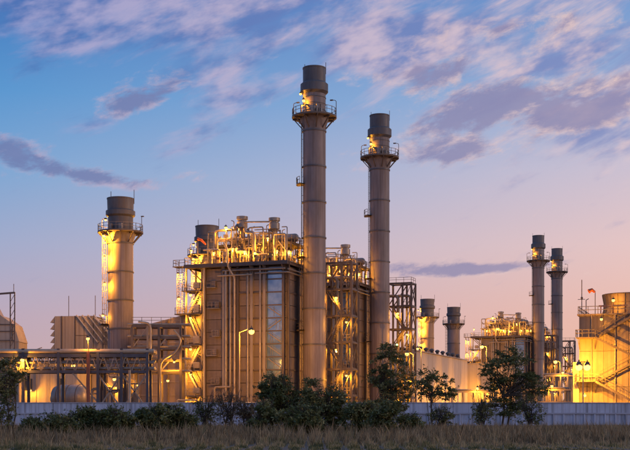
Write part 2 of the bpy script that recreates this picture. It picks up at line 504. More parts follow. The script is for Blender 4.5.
def make_exhaust_stack(label, loc, H=60.6):
    t = thing('exhaust_stack', label, 'chimney', loc, -TH)
    R0 = 1.96; zd = H - 8.6
    MB().lathe([(0.01, 0), (3.0, 0), (3.0, 1.0), (2.3, 1.4)], 32).build('footing', 'yard', t, smooth=True)
    shaft(t, R0, 1.0, zd - 2.3, 6.1)
    MB().lathe([(R0, -2.3), (R0+.05, -1.6), (R0+.55, -.1), (R0+.55, 0)], 40).build('gallery_cone', 'stack_paint', t, (0,0,zd), smooth=True)
    ring_deck(t, R0, 3.85, zd)
    MB().lathe([(R0, 0), (R0, 3.95)], 40).build('upper_shell', 'stack_paint', t, (0,0,zd+.2), smooth=True)
    MB().lathe([(R0, 0), (R0+.42, .45), (R0+.42, 1.75), (R0, 2.1)], 40).build('silencer_ring', 'stack_dark', t, (0,0,zd+4.0), smooth=True)
    MB().lathe([(R0, 0), (R0, 2.75), (R0+.06, 2.76), (R0+.06, 2.95), (R0-.1, 2.95), (R0-.1, 0)], 40).build('cap', 'stack_dark', t, (0,0,zd+5.65), smooth=True)
    fr = MB()
    for k in range(3):
        fr.lathe([(R0, -.05), (R0+.07, -.05), (R0+.07, .05), (R0, .05)], 32, (0, 0, zd+1.2+k*1.1))
    fr.build('stiffener', 'stack_dark', t, smooth=True)
    rods = []
    for a in (.35, 2.9):
        p = MB().bar(((R0+.02)*math.cos(a), (R0+.02)*math.sin(a), 0), ((R0+.02)*math.cos(a), (R0+.02)*math.sin(a), 2.0), .07)
        p.build('lightning_rod', 'steel', t, (0,0,H-1.0))
    lamp_post(t, R(180), 3.85, zd+.28, False)
    lamp_post(t, R(10), 3.85, zd+.28, False)
    ladder(t, R(212), R0, 3, zd, False)
    # rest platforms on the ladder
    for zz in (zd-11.5, zd-24, zd-36.5):
        p = MB(); p.lathe([(R0, 0), (R0+1.15, 0), (R0+1.15, .15), (R0, .15), (R0, 0)], 8, (0,0,0), R(180), R(235))
        p.rail([((R0+1.1)*math.cos(R(a)), (R0+1.1)*math.sin(R(a)), .15) for a in (180, 198, 216, 235)], 1.1, False, 9)
        p.build('rest_platform', 'grating', t, (0,0,zz))
    # sampling pipes and cabinets on the gallery, flood-lit
    MB().box((.6, -R0-.35, zd+1.0), (.7, .5, 1.3)).build('cabinet', 'lagging', t); MB().box((1.7, -R0+.3, zd+.8), (.5, .6, 1.0)).build('cabinet', 'lagging', t)
    for a in (-125, -105, -60):
        ca, sa = math.cos(R(a)), math.sin(R(a)); c = MB()
        c.pipe([(R0*ca, R0*sa, zd+1.9), ((R0+.7)*ca, (R0+.7)*sa, zd+1.9), ((R0+.7)*ca, (R0+.7)*sa, zd+.3)], .13, 8)
        c.build('sampling_pipe', 'lagging', t, smooth=True)
    lamp(t, (-1.0, -R0-.55, zd+2.6), 130, side=(0, .05, -.45)); lamp(t, (-1.9, -R0+.3, zd+4.0), 60, side=(-.1, -.1, -.45))
    return t

def make_bypass_stack(label, loc, H=40.8):
    t = thing('bypass_stack', label, 'chimney', loc, -TH)
    R0 = 2.32; zd = H - 6.4
    MB().lathe([(0.01, 0), (3.4, 0), (3.4, 1.2), (2.6, 1.6)], 32).build('footing', 'yard', t, smooth=True)
    shaft(t, R0, 1.2, zd - 1.9, 5.2)
    MB().lathe([(R0, -1.9), (R0+.05, -1.5), (R0+.5, -.1), (R0+.5, 0)], 40).build('gallery_cone', 'stack_paint', t, (0,0,zd), smooth=True)
    ring_deck(t, R0, 4.15, zd)
    MB().lathe([(R0-.02, 0), (R0-.02, 2.9)], 40).build('upper_shell', 'stack_dark', t, (0,0,zd+.2), smooth=True)
    MB().lathe([(R0-.02, 0), (R0+.36, .35), (R0+.36, 1.15), (R0+.1, 1.3)], 40).build('silencer_ring', 'stack_dark', t, (0,0,zd+2.9), smooth=True)
    MB().lathe([(R0+.05, 0), (R0+.12, 2.1), (R0+.18, 2.12), (R0+.18, 2.3), (R0-.05, 2.3), (R0-.05, 0)], 40).build('cap', 'stack_dark', t, (0,0,zd+4.1), smooth=True)
    for k, a in enumerate((.3, 2.85)):
        MB().bar(((R0+.2)*math.cos(a), (R0+.2)*math.sin(a), 0), ((R0+.2)*math.cos(a), (R0+.2)*math.sin(a), 2.6), .08).build('lightning_rod', 'steel', t, (0,0,H-1.0))
    lamp_post(t, R(175), 4.15, zd+.28, True)
    lamp_post(t, R(8), 4.15, zd+.28, False, -.2)
    ladder(t, R(215), R0, 17, zd, True, m='pipe_cream')
    ladder(t, R(176), R0+.6, 3, 18, True)
    p = MB(); p.lathe([(R0, 0), (R0+1.5, 0), (R0+1.5, .18), (R0, .18), (R0, 0)], 10, (0,0,0), R(160), R(235))
    p.rail([((R0+1.4)*math.cos(R(a)), (R0+1.4)*math.sin(R(a)), .18) for a in (160, 180, 200, 218, 235)], 1.1, False, 9)
    p.build('rest_platform', 'grating', t, (0,0,17.5))
    for a in (-100, -60):
        ca, sa = math.cos(R(a)), math.sin(R(a))
        MB().box(((R0+.5)*ca, (R0+.5)*sa, zd+.9), (.6, .5, 1.1)).build('cabinet', 'lagging', t)
    for (x, y, dz, pw) in ((-1.5, -3.5, .75, 2000), (-1.55, -3.1, 4.6, 1300), (-1.6, -3.0, 9.4, 700)): lamp(t, (x, y, zd-dz), pw, side=(0, -.2, -.4))  # lower two lamps added to carry the yellow glow down the shaft
    lamp(t, (-2.3, -2.4, 19.3), 180, side=(0, -.2, -.4))
    return t

# ------------------------------------------------------------------ boiler
BX0, BX1, BY0, BY1, BH = -18.2, -3.35, -5.0, 5.0, 26.3

def make_boiler(label, loc):
    t = thing('heat_recovery_boiler', label, 'boiler', loc, -TH)
    rnd = random.Random(4)
    MB().box(((BX0+BX1)/2, 0, BH/2), (BX1-BX0-.24, BY1-BY0-.24, BH)).build('casing', 'casing_core', t)
    rows, ph = 12, BH / 12
    bays = [(-18.2, -14.5), (-14.5, -11.9), (-11.9, -9.3), (-9.3, -6.9)]
    def panel_mesh(w):
        b = MB(); h = ph - .10
        b.box((0, 0, 0), (w - .10, .16, h))
        for k in (-.28, .0, .28): b.box((0, -.09, h * k), (w - .3, .035, .07))
        me = b.mesh('panel'); me.materials.append(MATS['casing']); return me
    for x0, x1 in bays:
        me = panel_mesh(x1 - x0)
        for r in range(rows):
            place('panel', me, t, ((x0+x1)/2, BY0 - .08 + rnd.uniform(-.012, .012), ph*(r+.5)))
    # translucent stair strip
    gx0, gx1 = -6.9, -3.7
    pm = MB().box((0, 0, 0), (gx1-gx0-.34, .06, ph - .22)).mesh('pane'); pm.materials.append(MATS['stair_glazing'])
    st = []
    for v in range(4):
        fl = MB(); sg = 1 if v % 2 else -1
        fl.bar((-1.2*sg, 0, -.8), (1.2*sg, 0, .8), .05, .16); fl.bar((-1.2*sg, 0, -.35), (.6*sg, 0, .85), .04, .05)
        for q in range(9): fl.box((sg*(-1.1+.26*q), -.02, -.74+.175*q), (.3, .04, .05))
        for q in range(rnd.randint(1, 3)): x = rnd.uniform(-1.2, 1.2); fl.box((x, 0, 0), (.05, .04, 1.7))
        me = fl.mesh('stair_flight'); me.materials.append(MATS['steel_light']); st.append(me)
    for r in range(rows):
        pa = place('pane', pm, t, ((gx0+gx1)/2, BY0 - .10, ph*(r+.5)))
        if r < 9: place('stair_flight', st[r % 4 if r != 5 else 2], pa, (0, -.075, 0))
    trm = MB().box((0, 0, 0), (gx1-gx0, .26, .20)).mesh('transom'); trm.materials.append(MATS['steel'])
    for r in range(rows + 1):
        place('transom', trm, t, ((gx0+gx1)/2, BY0 - .12, max(.1, min(BH-.1, ph*r))))
    # end wall
    for y0, y1 in ((-5.0, -.1), (.1, 5.0)):
        b = MB(); b.box((0, 0, 0), (.16, y1-y0-.12, ph-.10))
        for k in (-.28, 0, .28): b.box((.09, 0, k*ph), (.035, y1-y0-.5, .07))
        me = b.mesh('panel'); me.materials.append(MATS['casing'])
        for r in range(rows):
            place('panel', me, t, (BX1 + .08, (y0+y1)/2, ph*(r+.5)))
    # far sides
    b = MB(); b.box((0, 0, 0), (BX1-BX0, .16, ph-.1)); me = b.mesh('panel'); me.materials.append(MATS['casing'])
    for r in range(rows): place('panel', me, t, ((BX0+BX1)/2, BY1+.08, ph*(r+.5)))
    b = MB(); b.box((0, 0, 0), (.16, BY1-BY0, ph-.1)); me = b.mesh('panel'); me.materials.append(MATS['casing'])
    for r in range(rows): place('panel', me, t, (BX0-.08, 0, ph*(r+.5)))
    # columns
    def hcol(w, dd, h, m):
        b = MB(); b.box((0, -dd/2+.04, h/2), (w, .08, h)).box((0, dd/2-.04, h/2), (w, .08, h)).box((0, 0, h/2), (.1, dd-.16, h))
        me = b.mesh('column'); me.materials.append(MATS[m]); return me
    c1 = hcol(.5, .6, BH+.4, 'steel_light'); c2 = hcol(.42, .5, BH+.4, 'steel')
    for x, m in ((BX0+.05, c2), (-14.5, c1), (-11.9, c2), (-9.3, c1), (-6.95, c1), (-3.55, c2)):
        place('column', m, t, (x, BY0-.42, 0))
    for y in (-4.75, 0, 4.9): place('column', c2, t, (BX1+.38, y, 0), R(90))
    for x in (BX0, -11, BX1): place('column', c2, t, (x, BY1+.45, 0))
    # stiffening beams
    for z in (4.4, 8.75, 13.15, 17.5, 21.9):
        MB().box((-10.5, BY0-.30, z), (7.0, .22, .26)).build('girt', 'steel', t)
        MB().box((BX1+.24, 0, z), (.2, 9.6, .24)).build('girt', 'steel', t)
    # roof gallery
    DX0, DX1, DY0, DY1, DZ = -21.6, -2.4, -6.6, 5.6, 26.95
    MB().box(((DX0+DX1)/2, (DY0+DY1)/2, DZ), (DX1-DX0, DY1-DY0, .16)).build('deck', 'grating', t)
    for y in (DY0+.1, -5.4, 5.3): MB().box(((DX0+DX1)/2, y, DZ-.32), (DX1-DX0, .22, .46)).build('roof_girder', 'steel', t)
    for i in range(11):
        MB().box((DX0+.2+i*1.88, (DY0+DY1)/2, DZ-.30), (.18, DY1-DY0-.3, .38)).build('joist', 'steel', t)
    for x in (-18.2, -14.5, -9.3, -6.9, -3.5): MB().bar((x, BY0-.5, DZ-2.0), (x, DY0+.15, DZ-.5), .14).build('bracket', 'steel', t)
    for y in (-4.5, 0): MB().bar((BX0-.1, y, DZ-3.4), (DX0+.2, y, DZ-.5), .2).build('bracket', 'steel', t)
    MB().rail([(DX0+.1, DY1, DZ+.08), (DX0+.1, DY0+.1, DZ+.08), (DX1-.1, DY0+.1, DZ+.08), (DX1-.1, DY1, DZ+.08)], 1.15, False, 1.4).build('railing', 'steel_light', t)
    MB().rail([(DX1-.1, DY1-.1, DZ+.08), (DX0+.1, DY1-.1, DZ+.08)], 1.15, False, 1.4).build('railing', 'steel_light', t)
    # upper gallery among the drums
    MB().box((-10.2, .5, 30.6), (14.5, 7.2, .12)).build('upper_deck', 'grating', t)
    MB().rail([(-17.4, -3.0, 30.66), (-3.0, -3.0, 30.66), (-3.0, 4.0, 30.66), (-17.4, 4.0, 30.66)], 1.1, True, 1.3).build('railing', 'steel_light', t)
    fr = MB()
    for x in (-17.2, -13.8, -10.3, -6.8, -3.2):
        for y in (-2.9, .6, 3.9): fr.bar((x, y, DZ), (x, y, 30.6), .22)
        fr.bar((x, -3.0, 30.4), (x, 4.0, 30.4), .2, .3)
    for y in (-2.9, 3.9):
        fr.bar((-17.2, y, 30.4), (-3.0, y, 30.4), .2, .3)
        for x in (-17.2, -10.3): fr.bar((x, y, DZ), (x+3.4, y, 30.4), .1)
    fr.build('upper_frame', 'steel', t)
    # steam drums
    for (x0, x1, y, z, r) in ((-14.0, -5.0, -1.0, 28.8, .95), (-16.5, -9.5, 2.2, 31.9, .85), (-7.6, -4.0, 2.0, 32.0, .75)):
        b = MB(); L_ = x1 - x0
        prof = [(.02, -.35), (r*.6, -.25), (r*.92, .0), (r, .25), (r, L_-.25), (r*.92, L_), (r*.6, L_+.25), (.02, L_+.35)]
        b.lathe(prof, 18)
        b.v = [(x0 + v[2], y + v[0], z + v[1]) for v in b.v]; b.f = [f[::-1] for f in b.f]
        b.build('steam_drum', 'lagging', t, smooth=True)
        sd_ = MB()
        for q in (.2, .8): sd_.box((x0+L_*q, y, z-r-.45), (.4, 1.4, 1.1))
        sd_.build('drum_saddle', 'steel', t)
    # vent silencers on trestles
    for (x, y, ztop) in ((-11.9, -3.6, 35.4), (-6.1, -3.2, 34.9)):
        b = MB(); z0 = ztop - 2.3
        for sx in (-.75, .75):
            for sy in (-.75, .75):
                b.bar((x+sx, y+sy, DZ), (x+sx, y+sy, z0+.2), .17)
        for z in (29, 31, z0):
            for sx in (-.75, .75): b.bar((x+sx, y-.75, z), (x+sx, y+.75, z), .12)
            for sy in (-.75, .75): b.bar((x-.75, y+sy, z), (x+.75, y+sy, z), .12)
        b.bar((x-.75, y-.75, 29), (x+.75, y-.75, 31), .08); b.bar((x+.75, y-.75, 31), (x-.75, y-.75, z0), .08)
        b.build('trestle', 'steel', t)
        s_ = MB().lathe([(.35, -1.5), (.35, 0), (.92, .25), (.92, 1.25), (.75, 1.35), (.75, 1.55), (.98, 1.62), (.98, 2.15), (.1, 2.3)], 20).build('vent_silencer', 'lagging', t, (x, y, ztop-2.3), smooth=True)
    # process piping over the roof
    for k in range(72):
        x = rnd.uniform(-17.5, -3.2); y = rnd.uniform(-5.6, 3.6)
        z0 = DZ + .1; z1 = rnd.choice((28.3, 29.0, 29.6, 30.2, 31.4, 32.2, 33.0))
        x2 = min(-2.8, max(-18.5, x + rnd.choice((-1, 1)) * rnd.uniform(.8, 4.2)))
        r = rnd.choice((.09, .11, .13, .17, .22, .28))
        pts = [(x, y, z0), (x, y, z1), (x2, y, z1)]
        if rnd.random() < .65:
            pts.append((x2, y, z0 if rnd.random() < .6 else z1 + rnd.uniform(.5, 1.2)))
        if rnd.random() < .3: pts.insert(3, (x2, y + rnd.uniform(-1.5, 1.5), z1))
        MB().pipe(pts, r, 7).build('pipe', rnd.choice(('lagging', 'pipe_cream', 'steel_light', 'lagging')), t, smooth=True)
    # valves, boxes and instrument stands
    for k in range(26):
        x = rnd.uniform(-18.0, -3.2); y = rnd.uniform(-6.0, -1.0)
        b = MB(); h = rnd.uniform(.5, 1.5)
        b.bar((0, 0, 0), (0, 0, h), .1); b.box((0, 0, h+.2), (rnd.uniform(.3, .7), rnd.uniform(.3, .6), rnd.uniform(.35, .8)))
        if rnd.random() < .5: b.lathe([(.02, h+.65), (.28, h+.65), (.28, h+.72), (.02, h+.72)], 10)
        b.build('valve', rnd.choice(('lagging', 'steel_light', 'pipe_rust', 'steel_blue')), t, (x, y, rnd.choice((DZ+.08, DZ+.08, 30.66)) if y > -2.9 else DZ+.08))
    # a skyline of thin vent pipes, masts and davits
    for (x, h) in ((-17.0, 33.0), (-15.2, 34.0), (-13.6, 34.6), (-9.9, 33.2), (-8.4, 33.9), (-7.7, 32.8), (-4.3, 32.4)):
        y = rnd.uniform(-4.5, 0); b = MB()
        b.pipe([(x, y, DZ), (x, y, h-.5), (x, y, h), (x+rnd.choice((-.5, .5)), y, h+.15)], .08, 6, .3)
        b.build('vent_pipe', 'steel_light', t)
    b = MB(); b.pipe([(-5.2, -5.4, DZ), (-5.2, -5.4, 31.6), (-3.2, -5.4, 31.6), (-3.2, -5.4, DZ)], .16, 8, .3); b.build('pipe', 'steel_light', t, smooth=True)
    b = MB(); b.pipe([(-4.3, -5.8, 30.4), (-2.9, -5.8, 28.7), (-2.9, -5.8, DZ)], .1, 6); b.build('pipe', 'steel_light', t, smooth=True)
    b = MB(); b.pipe([(-11.2, -4.2, 34.2), (-6.6, -4.2, 34.0)], .14, 8); b.build('pipe', 'pipe_cream', t, smooth=True)
    MB().bar((-19.4, -5.6, DZ), (-19.4, -5.6, 31.8), .08).build('windsock_mast', 'steel_light', t)
    b = MB(); b.path([(-19.4, -5.6, 31.5), (-18.7, -5.6, 31.3), (-17.9, -5.6, 30.5)], .26, 10, .14); b.build('windsock', 'orange_cloth', t, smooth=True)
    # face pipes
    for (x, pts, r, m) in (
        (0, [(-13.9, -6.0, 0), (-13.9, -6.0, 25.7)], .20, 'lagging'),
        (0, [(-13.1, -6.0, 5.9), (-13.1, -6.0, 26.5)], .17, 'lagging'),
        (0, [(-12.3, -6.0, 0), (-12.3, -6.0, 24.6), (-13.2, -6.5, 26.2), (-13.2, -6.9, 27.4), (-13.2, -6.9, 29.2), (-13.9, -6.9, 30.4)], .17, 'pipe_cream'),
        (0, [(-16.0, -6.1, 0), (-16.0, -6.1, 5.9), (-13.1, -6.1, 5.9)], .17, 'pipe_cream'),
        (0, [(-13.6, -6.3, .3), (-12.0, -6.3, 4.6)], .22, 'pipe_cream'),
        (0, [(-9.9, -5.9, 0), (-9.9, -5.9, 25.2)], .20, 'lagging'),
        (0, [(-7.6, -5.9, 0), (-7.6, -5.9, 25.2), (-7.6, -5.9, 26.4)], .17, 'lagging'),
        (0, [(-14.5, -6.05, 25.75), (-3.0, -6.05, 25.75)], .16, 'lagging'),
        (0, [(-15.4, -6.2, 24.9), (-9.0, -6.2, 24.9)], .13, 'pipe_cream'),
        (0, [(-8.5, -6.0, 25.1), (-2.6, -6.0, 25.1), (-2.6, 4.0, 25.1)], .14, 'lagging'),
        (0, [(-2.75, -5.4, 25.7), (-2.75, 5.0, 25.7)], .16, 'lagging'),
        (0, [(-18.0, -6.0, 0), (-18.0, -6.0, 26.4)], .20, 'pipe_cream')):
        MB().pipe(pts, r, 10).build('pipe', m, t, smooth=True)
    # small balconies with pale kick plates up the left bay
    for z, x, w in ((6.4, -15.9, 1.5), (11.3, -16.6, 1.9), (14.6, -15.8, 1.4), (19.4, -16.2, 2.1), (23.0, -16.7, 1.6)):
        b = MB(); b.box((0, 0, 0), (w, .9, .14)); b.rail([(-w/2, -.4, .07), (w/2, -.4, .07), (w/2, .3, .07)], 1.0, False, .8, .025)
        b.build('balcony', 'steel_light', t, (x, BY0-.68, z))
        MB().box((0, 0, 0), (w*.45, .4, .9)).build('cabinet', 'casing', t, (x+w*.2, BY0-.45, z+.62))
    # left access tower: columns, landings, flights, caged ladder
    fr = MB()
    TX0, TX1, TY0, TY1 = -21.9, -18.9, -5.0, -1.2
    for x in (TX0, TX1):
        for y in (TY0, TY1): MB().box((x, y, 13.3), (.26, .26, 26.6)).build('column', 'steel_light', t)
    zs = (4.4, 8.8, 13.2, 18.6, 22.6)
    for i, z in enumerate(zs):
        ext = 1.9 if z == 18.6 else .5
        b = MB(); b.box(((TX0-ext+TX1)/2, (TY0+TY1)/2-.2, z), (TX1-TX0+ext, TY1-TY0+1.2, .18))
        b.build('landing', 'grating', t)
        MB().rail([(TX1, TY0-.7, z+.09), (TX0-ext+.1, TY0-.7, z+.09), (TX0-ext+.1, TY1+.2, z+.09)], 1.1, False, 1.0).build('railing', 'pipe_cream', t)
        z0 = zs[i-1] if i else 0
        b = MB()
        a_, c_ = ((TX0+.3), (TX1-.3)) if i % 2 == 0 else ((TX1-.3), (TX0+.3))
        for y in (TY0+.1, TY0+1.0):
            b.bar((a_, y, z0), (c_, y, z), .08, .3)
            b.bar((a_, y, z0+1.1), (c_, y, z+1.1), .06)
        n = int((z - z0) / .28)
        for k in range(n):
            q = (k + .5) / n
            b.box((a_+(c_-a_)*q, TY0+.55, z0+(z-z0)*q), (.3, .9, .05))
        b.build('stair_flight', 'pipe_cream', t)
        bx_ = MB().box((0, 0, 0), (rnd.uniform(.8, 1.4), .7, rnd.uniform(.9, 1.7))); bx_.build('cabinet', rnd.choice(('pipe_cream', 'lagging')), t, (TX1-.9, TY0-.1, z+.95))
        lamp(t, (TX0+1.1, TY0-.55, z-.6), 420, side=(0, -.15, -.35))
    b = MB()
    for s in (-.5, .5): b.bar((-23.1+s, -5.2, 18.6), (-23.1+s, -5.2, 26.9), .09); b.bar((-23.1+s, -4.4, 18.6), (-23.1+s, -4.4, 26.9), .09)
    z = 18.8
    while z < 26.6:
        b.bar((-23.6, -5.2, z), (-22.6, -5.2, z), .07); b.bar((-23.6, -5.2, z), (-23.6, -4.4, z), .07); b.bar((-22.6, -5.2, z), (-22.6, -4.4, z), .07); z += .42
    b.build('ladder', 'pipe_cream', t)
    b = MB(); b.box((-22.8, -4.8, 26.85), (2.6, 2.2, .14)); b.rail([(-24.0, -3.8, 26.9), (-24.0, -5.8, 26.9), (-21.7, -5.8, 26.9)], 1.1, False, 1.0); b.build('ladder_landing', 'grating', t)
    lamp(t, (-23.1, -5.9, 25.6), 520, side=(0, -.2, -.3))
    lamp(t, (-23.0, -5.7, 21.4), 420, side=(0, -.2, -.3))
    # inlet duct, sloping up from the turbine to the boiler
    b = MB()
    x0, x1 = -33.5, -18.35
    b.add([(x0, -3.9, 0), (x1, -3.9, 0), (x1, 3.9, 0), (x0, 3.9, 0), (x0, -3.9, 16.4), (x1, -3.9, 19.6), (x1, 3.9, 19.6), (x0, 3.9, 16.4)],
          [(0,3,2,1),(4,5,6,7),(0,1,5,4),(1,2,6,5),(2,3,7,6),(3,0,4,7)])
    duct = b.build('inlet_duct', 'casing', t)
    for i in range(5):
        x = x0 + .3 + i * 3.6
        MB().box((x, -4.05, (16.2+3.2*(x-x0)/(x1-x0))/2), (.3, .26, 16.2+3.2*(x-x0)/(x1-x0))).build('stiffener', 'steel', duct)
    for z in (2.3, 4.6, 6.9, 9.2, 11.5, 13.8):
        MB().box(((x0+x1)/2, -3.97, z), (x1-x0-.2, .10, .16)).build('seam', 'steel_light', duct)
    # roof lamps
    for (x, y, z, pw) in ((-12.9, -5.3, 29.6, 500), (-14.4, -4.9, 33.4, 650), (-16.2, -5.9, 29.0, 350), (-10.6, -5.6, 29.0, 480), (-8.6, -5.7, 28.7, 420), (-6.2, -5.9, 31.0, 480),
                          (-4.6, -5.7, 28.8, 420), (-13.2, -2.0, 33.9, 500), (-8.0, -1.0, 30.2, 400), (-3.4, -3.2, 29.0, 300), (-20.6, -5.7, 29.6, 240), (-3.0, 3.0, 29.4, 300), (-11.5, 2.5, 30.2, 300)):
        b = MB().bar((x, y, DZ if z < 30.6 or y < -3 else 30.66), (x, y, z+.3), .07); b.build('lamp_mast', 'steel', t)
        lamp(t, (x, y, z), pw, side=(0, -.1, -.4))
    return t

def make_tower(label, loc):
    """open braced steel tower behind the stack"""
    t = thing('steel_stair_tower', label, 'steel tower', loc, -TH)
    X = (1.0, 3.9, 5.7); Yb = (3.0, 6.2); H = 27.6; zs = [4.6*i for i in range(1, 7)]
    for x in X:
        for y in Yb: MB().box((x, y, H/2), (.34, .34, H)).build('column', 'steel', t)
    for k, z in enumerate(zs):
        b = MB()
        for y in Yb: b.box(((X[0]+X[2])/2, y, z-.16), (X[2]-X[0]+.1, .26, .32))
        for x in X: b.box((x, (Yb[0]+Yb[1])/2, z-.18), (.24, Yb[1]-Yb[0], .28))
        b.build('floor_beam', 'steel', t)
        z0 = z - 4.6
        b = MB()
        for y in Yb:
            if k % 2: b.bar((X[0], y, z0), (X[1], y, z-.3), .18)
            else: b.bar((X[1], y, z0), (X[0], y, z-.3), .18)
            b.bar((X[1], y, z0+.1), (X[2], y, z-.3), .10)
        b.bar((X[2], Yb[0], z0), (X[2], Yb[1], z-.3), .14); b.bar((X[2], Yb[1], z0), (X[2], Yb[0], z-.3), .14)
        b.build('brace', 'steel', t)
        if k < 5:
            b = MB().box((4.8, 4.6, z+.05), (1.7, 3.0, .1)); b.build('landing', 'grating', t)
            MB().rail([(5.55, 3.1, z+.1), (4.0, 3.1, z+.1)], 1.1, False, 1.0).build('railing', 'steel_light', t)
            b = MB()
            a_, c_ = (1.3, 3.9) if k % 2 else (3.9, 1.3)
            for y in (4.2, 5.1): b.bar((a_, y, z0), (c_, y, z), .08, .3)
            for q in range(14): b.box((a_+(c_-a_)*(q+.5)/14, 4.65, z0+4.6*(q+.5)/14), (.26, .9, .05))
            b.build('stair_flight', 'steel_light', t)
    for (x, y, r, m) in ((2.2, 5.7, .32, 'lagging'), (3.0, 5.8, .22, 'pipe_cream'), (4.7, 5.9, .28, 'lagging')):
        MB().pipe([(x, y, 0), (x, y, 25.2), (x-2.5, y, 25.2)], r, 10).build('pipe', m, t, smooth=True)
    MB().rail([(X[0], Yb[0], H), (X[2], Yb[0], H), (X[2], Yb[1], H)], 1.0, False, 1.4).build('railing', 'steel_light', t)
    for (x, y, z, pw) in ((4.9, 2.7, 8.0, 700), (4.9, 2.7, 17.2, 380), (2.4, 3.4, 4.0, 800), (2.2, 5.0, 12.6, 420), (2.6, 4.0, 21.6, 300)):
        lamp(t, (x, y, z), pw, side=(0, -.1, -.4))
    return t

mains = [(314.3, 200.0), (379.6, 232.0), (538.3, 390.0), (557.0, 421.0)]
byps = [(120.5, 214.0), (207.0, 246.0), (427.3, 405.0), (453.6, 436.0)]
ML = ['tallest grey steel chimney standing right of the big boiler, orange lit gallery', 'second tallest grey chimney, just right of the tallest one',
      'taller of the two slim chimneys at the far right, orange lit top', 'shorter of the two slim chimneys at the far right, beside the tank']
BL = ['stout chimney at the left, yellow light running down its shaft', 'dark chimney top rising behind the left end of the big boiler roof',
      'squat chimney with yellow lit shaft behind the long pale shed', 'unlit squat chimney behind the right end of the long pale shed']
HL = ['huge brown panelled boiler with a blue glazed strip and brightly lit pipework roof', 'panelled boiler half hidden behind the tallest chimney',
      'distant boiler with lit pipework roof left of the two slim right chimneys', 'farthest boiler, mostly hidden behind the slim right chimneys']
TL = ['dark braced steel stair tower between the two tallest chimneys', 'dark braced steel tower just right of the second tallest chimney',
      'small braced steel tower behind the taller slim chimney at right', 'small braced steel tower right of the shorter slim chimney at right']
proto = {}
for key, fn, labels, poss, grp in (('m', make_exhaust_stack, ML, mains, 'tall exhaust stacks'), ('b', make_bypass_stack, BL, byps, 'short bypass stacks'),
                              ('h', make_boiler, HL, mains, 'heat recovery boilers'), ('t', make_tower, TL, mains, 'braced steel towers beside the stacks')):
    for i, ((px, d), lb) in enumerate(zip(poss, labels)):
        if i == 0:
            o = proto[key] = fn(lb, unit_pos(px, d)); o['group'] = grp
        else:
            o = copy_tree(proto[key]); o['label'] = lb; o.location = unit_pos(px, d)
            if key == 'b' and i == 3:            # this one stands dark
                for ch in [c for c in o.children if c.name.startswith('lamp') and not c.name.startswith('lamp_post')]:
                    for sub in list(ch.children): bpy.data.objects.remove(sub)
                    bpy.data.objects.remove(ch)


# ------------------------------------------------------------------ gas turbine air intakes on the left
def make_filter_house(label, loc, w=9.0, hoods=True):
    """air intake filter house on legs: hooded left side, panelled wall, sloping louvre bank"""
    t = thing('air_intake_house', label, 'air intake', loc, R(-8))
    z0, z1 = 9.5, 20.2
    for x in (.4, 4.2, 8.6):
        for y in (.4, 6.6): MB().box((x, y, z0/2), (.4, .4, z0)).build('leg', 'steel', t)
    MB().box((4.3, 3.5, (z0+z1)/2), (7.8, 6.8, z1-z0-.02)).build('core', 'casing_core', t)
    for (x0, x1, a, b_) in ((.4, 1.9, z0, z1), (1.9, 4.6, 12.8, z1), (1.9, 4.6, z0, 12.8), (4.6, 6.4, z0, 13.0), (6.4, 8.2, z0, 13.0), (4.6, 6.4, 13.0, 16.4), (6.4, 8.2, 13.0, 16.4), (4.6, 6.4, 16.4, z1), (6.4, 8.2, 16.4, z1)):
        MB().box(((x0+x1)/2, -.02, (a+b_)/2), (x1-x0-.10, .16, b_-a-.10)).build('panel', 'tan_wall', t)
    for x in (1.9, 4.6): MB().box((x, -.14, (z0+z1)/2), (.22, .16, z1-z0)).build('corner_post', 'steel', t)
    # weather hoods up the left side
    for k in range(8):
        z = z0 + .3 + k * 1.3
        b = MB(); b.add([(.4, 0, z), (.4, 7, z), (-.5, 0, z+.05), (-.5, 7, z+.05), (.4, 0, z+1.15), (.4, 7, z+1.15)],
                        [(0,2,4), (1,5,3), (2,3,5,4), (0,1,3,2)])
        b.build('weather_hood', 'tan_wall', t)
    # sloping louvre bank on the right, descending to the duct
    b = MB(); b.add([(8.2, .1, z0), (13.4, .1, z0), (13.4, 6.9, z0), (8.2, 6.9, z0), (8.2, .1, z1-.3), (13.4, .1, 15.0), (13.4, 6.9, 15.0), (8.2, 6.9, z1-.3)],
          [(0,3,2,1),(4,5,6,7),(0,1,5,4),(1,2,6,5),(2,3,7,6),(3,0,4,7)]); b.build('duct_transition', 'tan_wall', t)
    for k in range(7):
        x = 5.0 + k * 1.15
        MB().bar((x, -.35, z1+.1), (x+4.3, -.35, 15.0), .7, .16).build('louvre', 'louvre_sheet', t)
    for x in (2.2, 7.6): MB().bar((x, 3, z1), (x, 3, z1+4.2), .10).build('lightning_rod', 'steel', t)
    return t
p = P(52.5, 348, 226); make_filter_house('tan air intake house with toothed left edge and slanted pale louvres', (p.x, 226, 0))
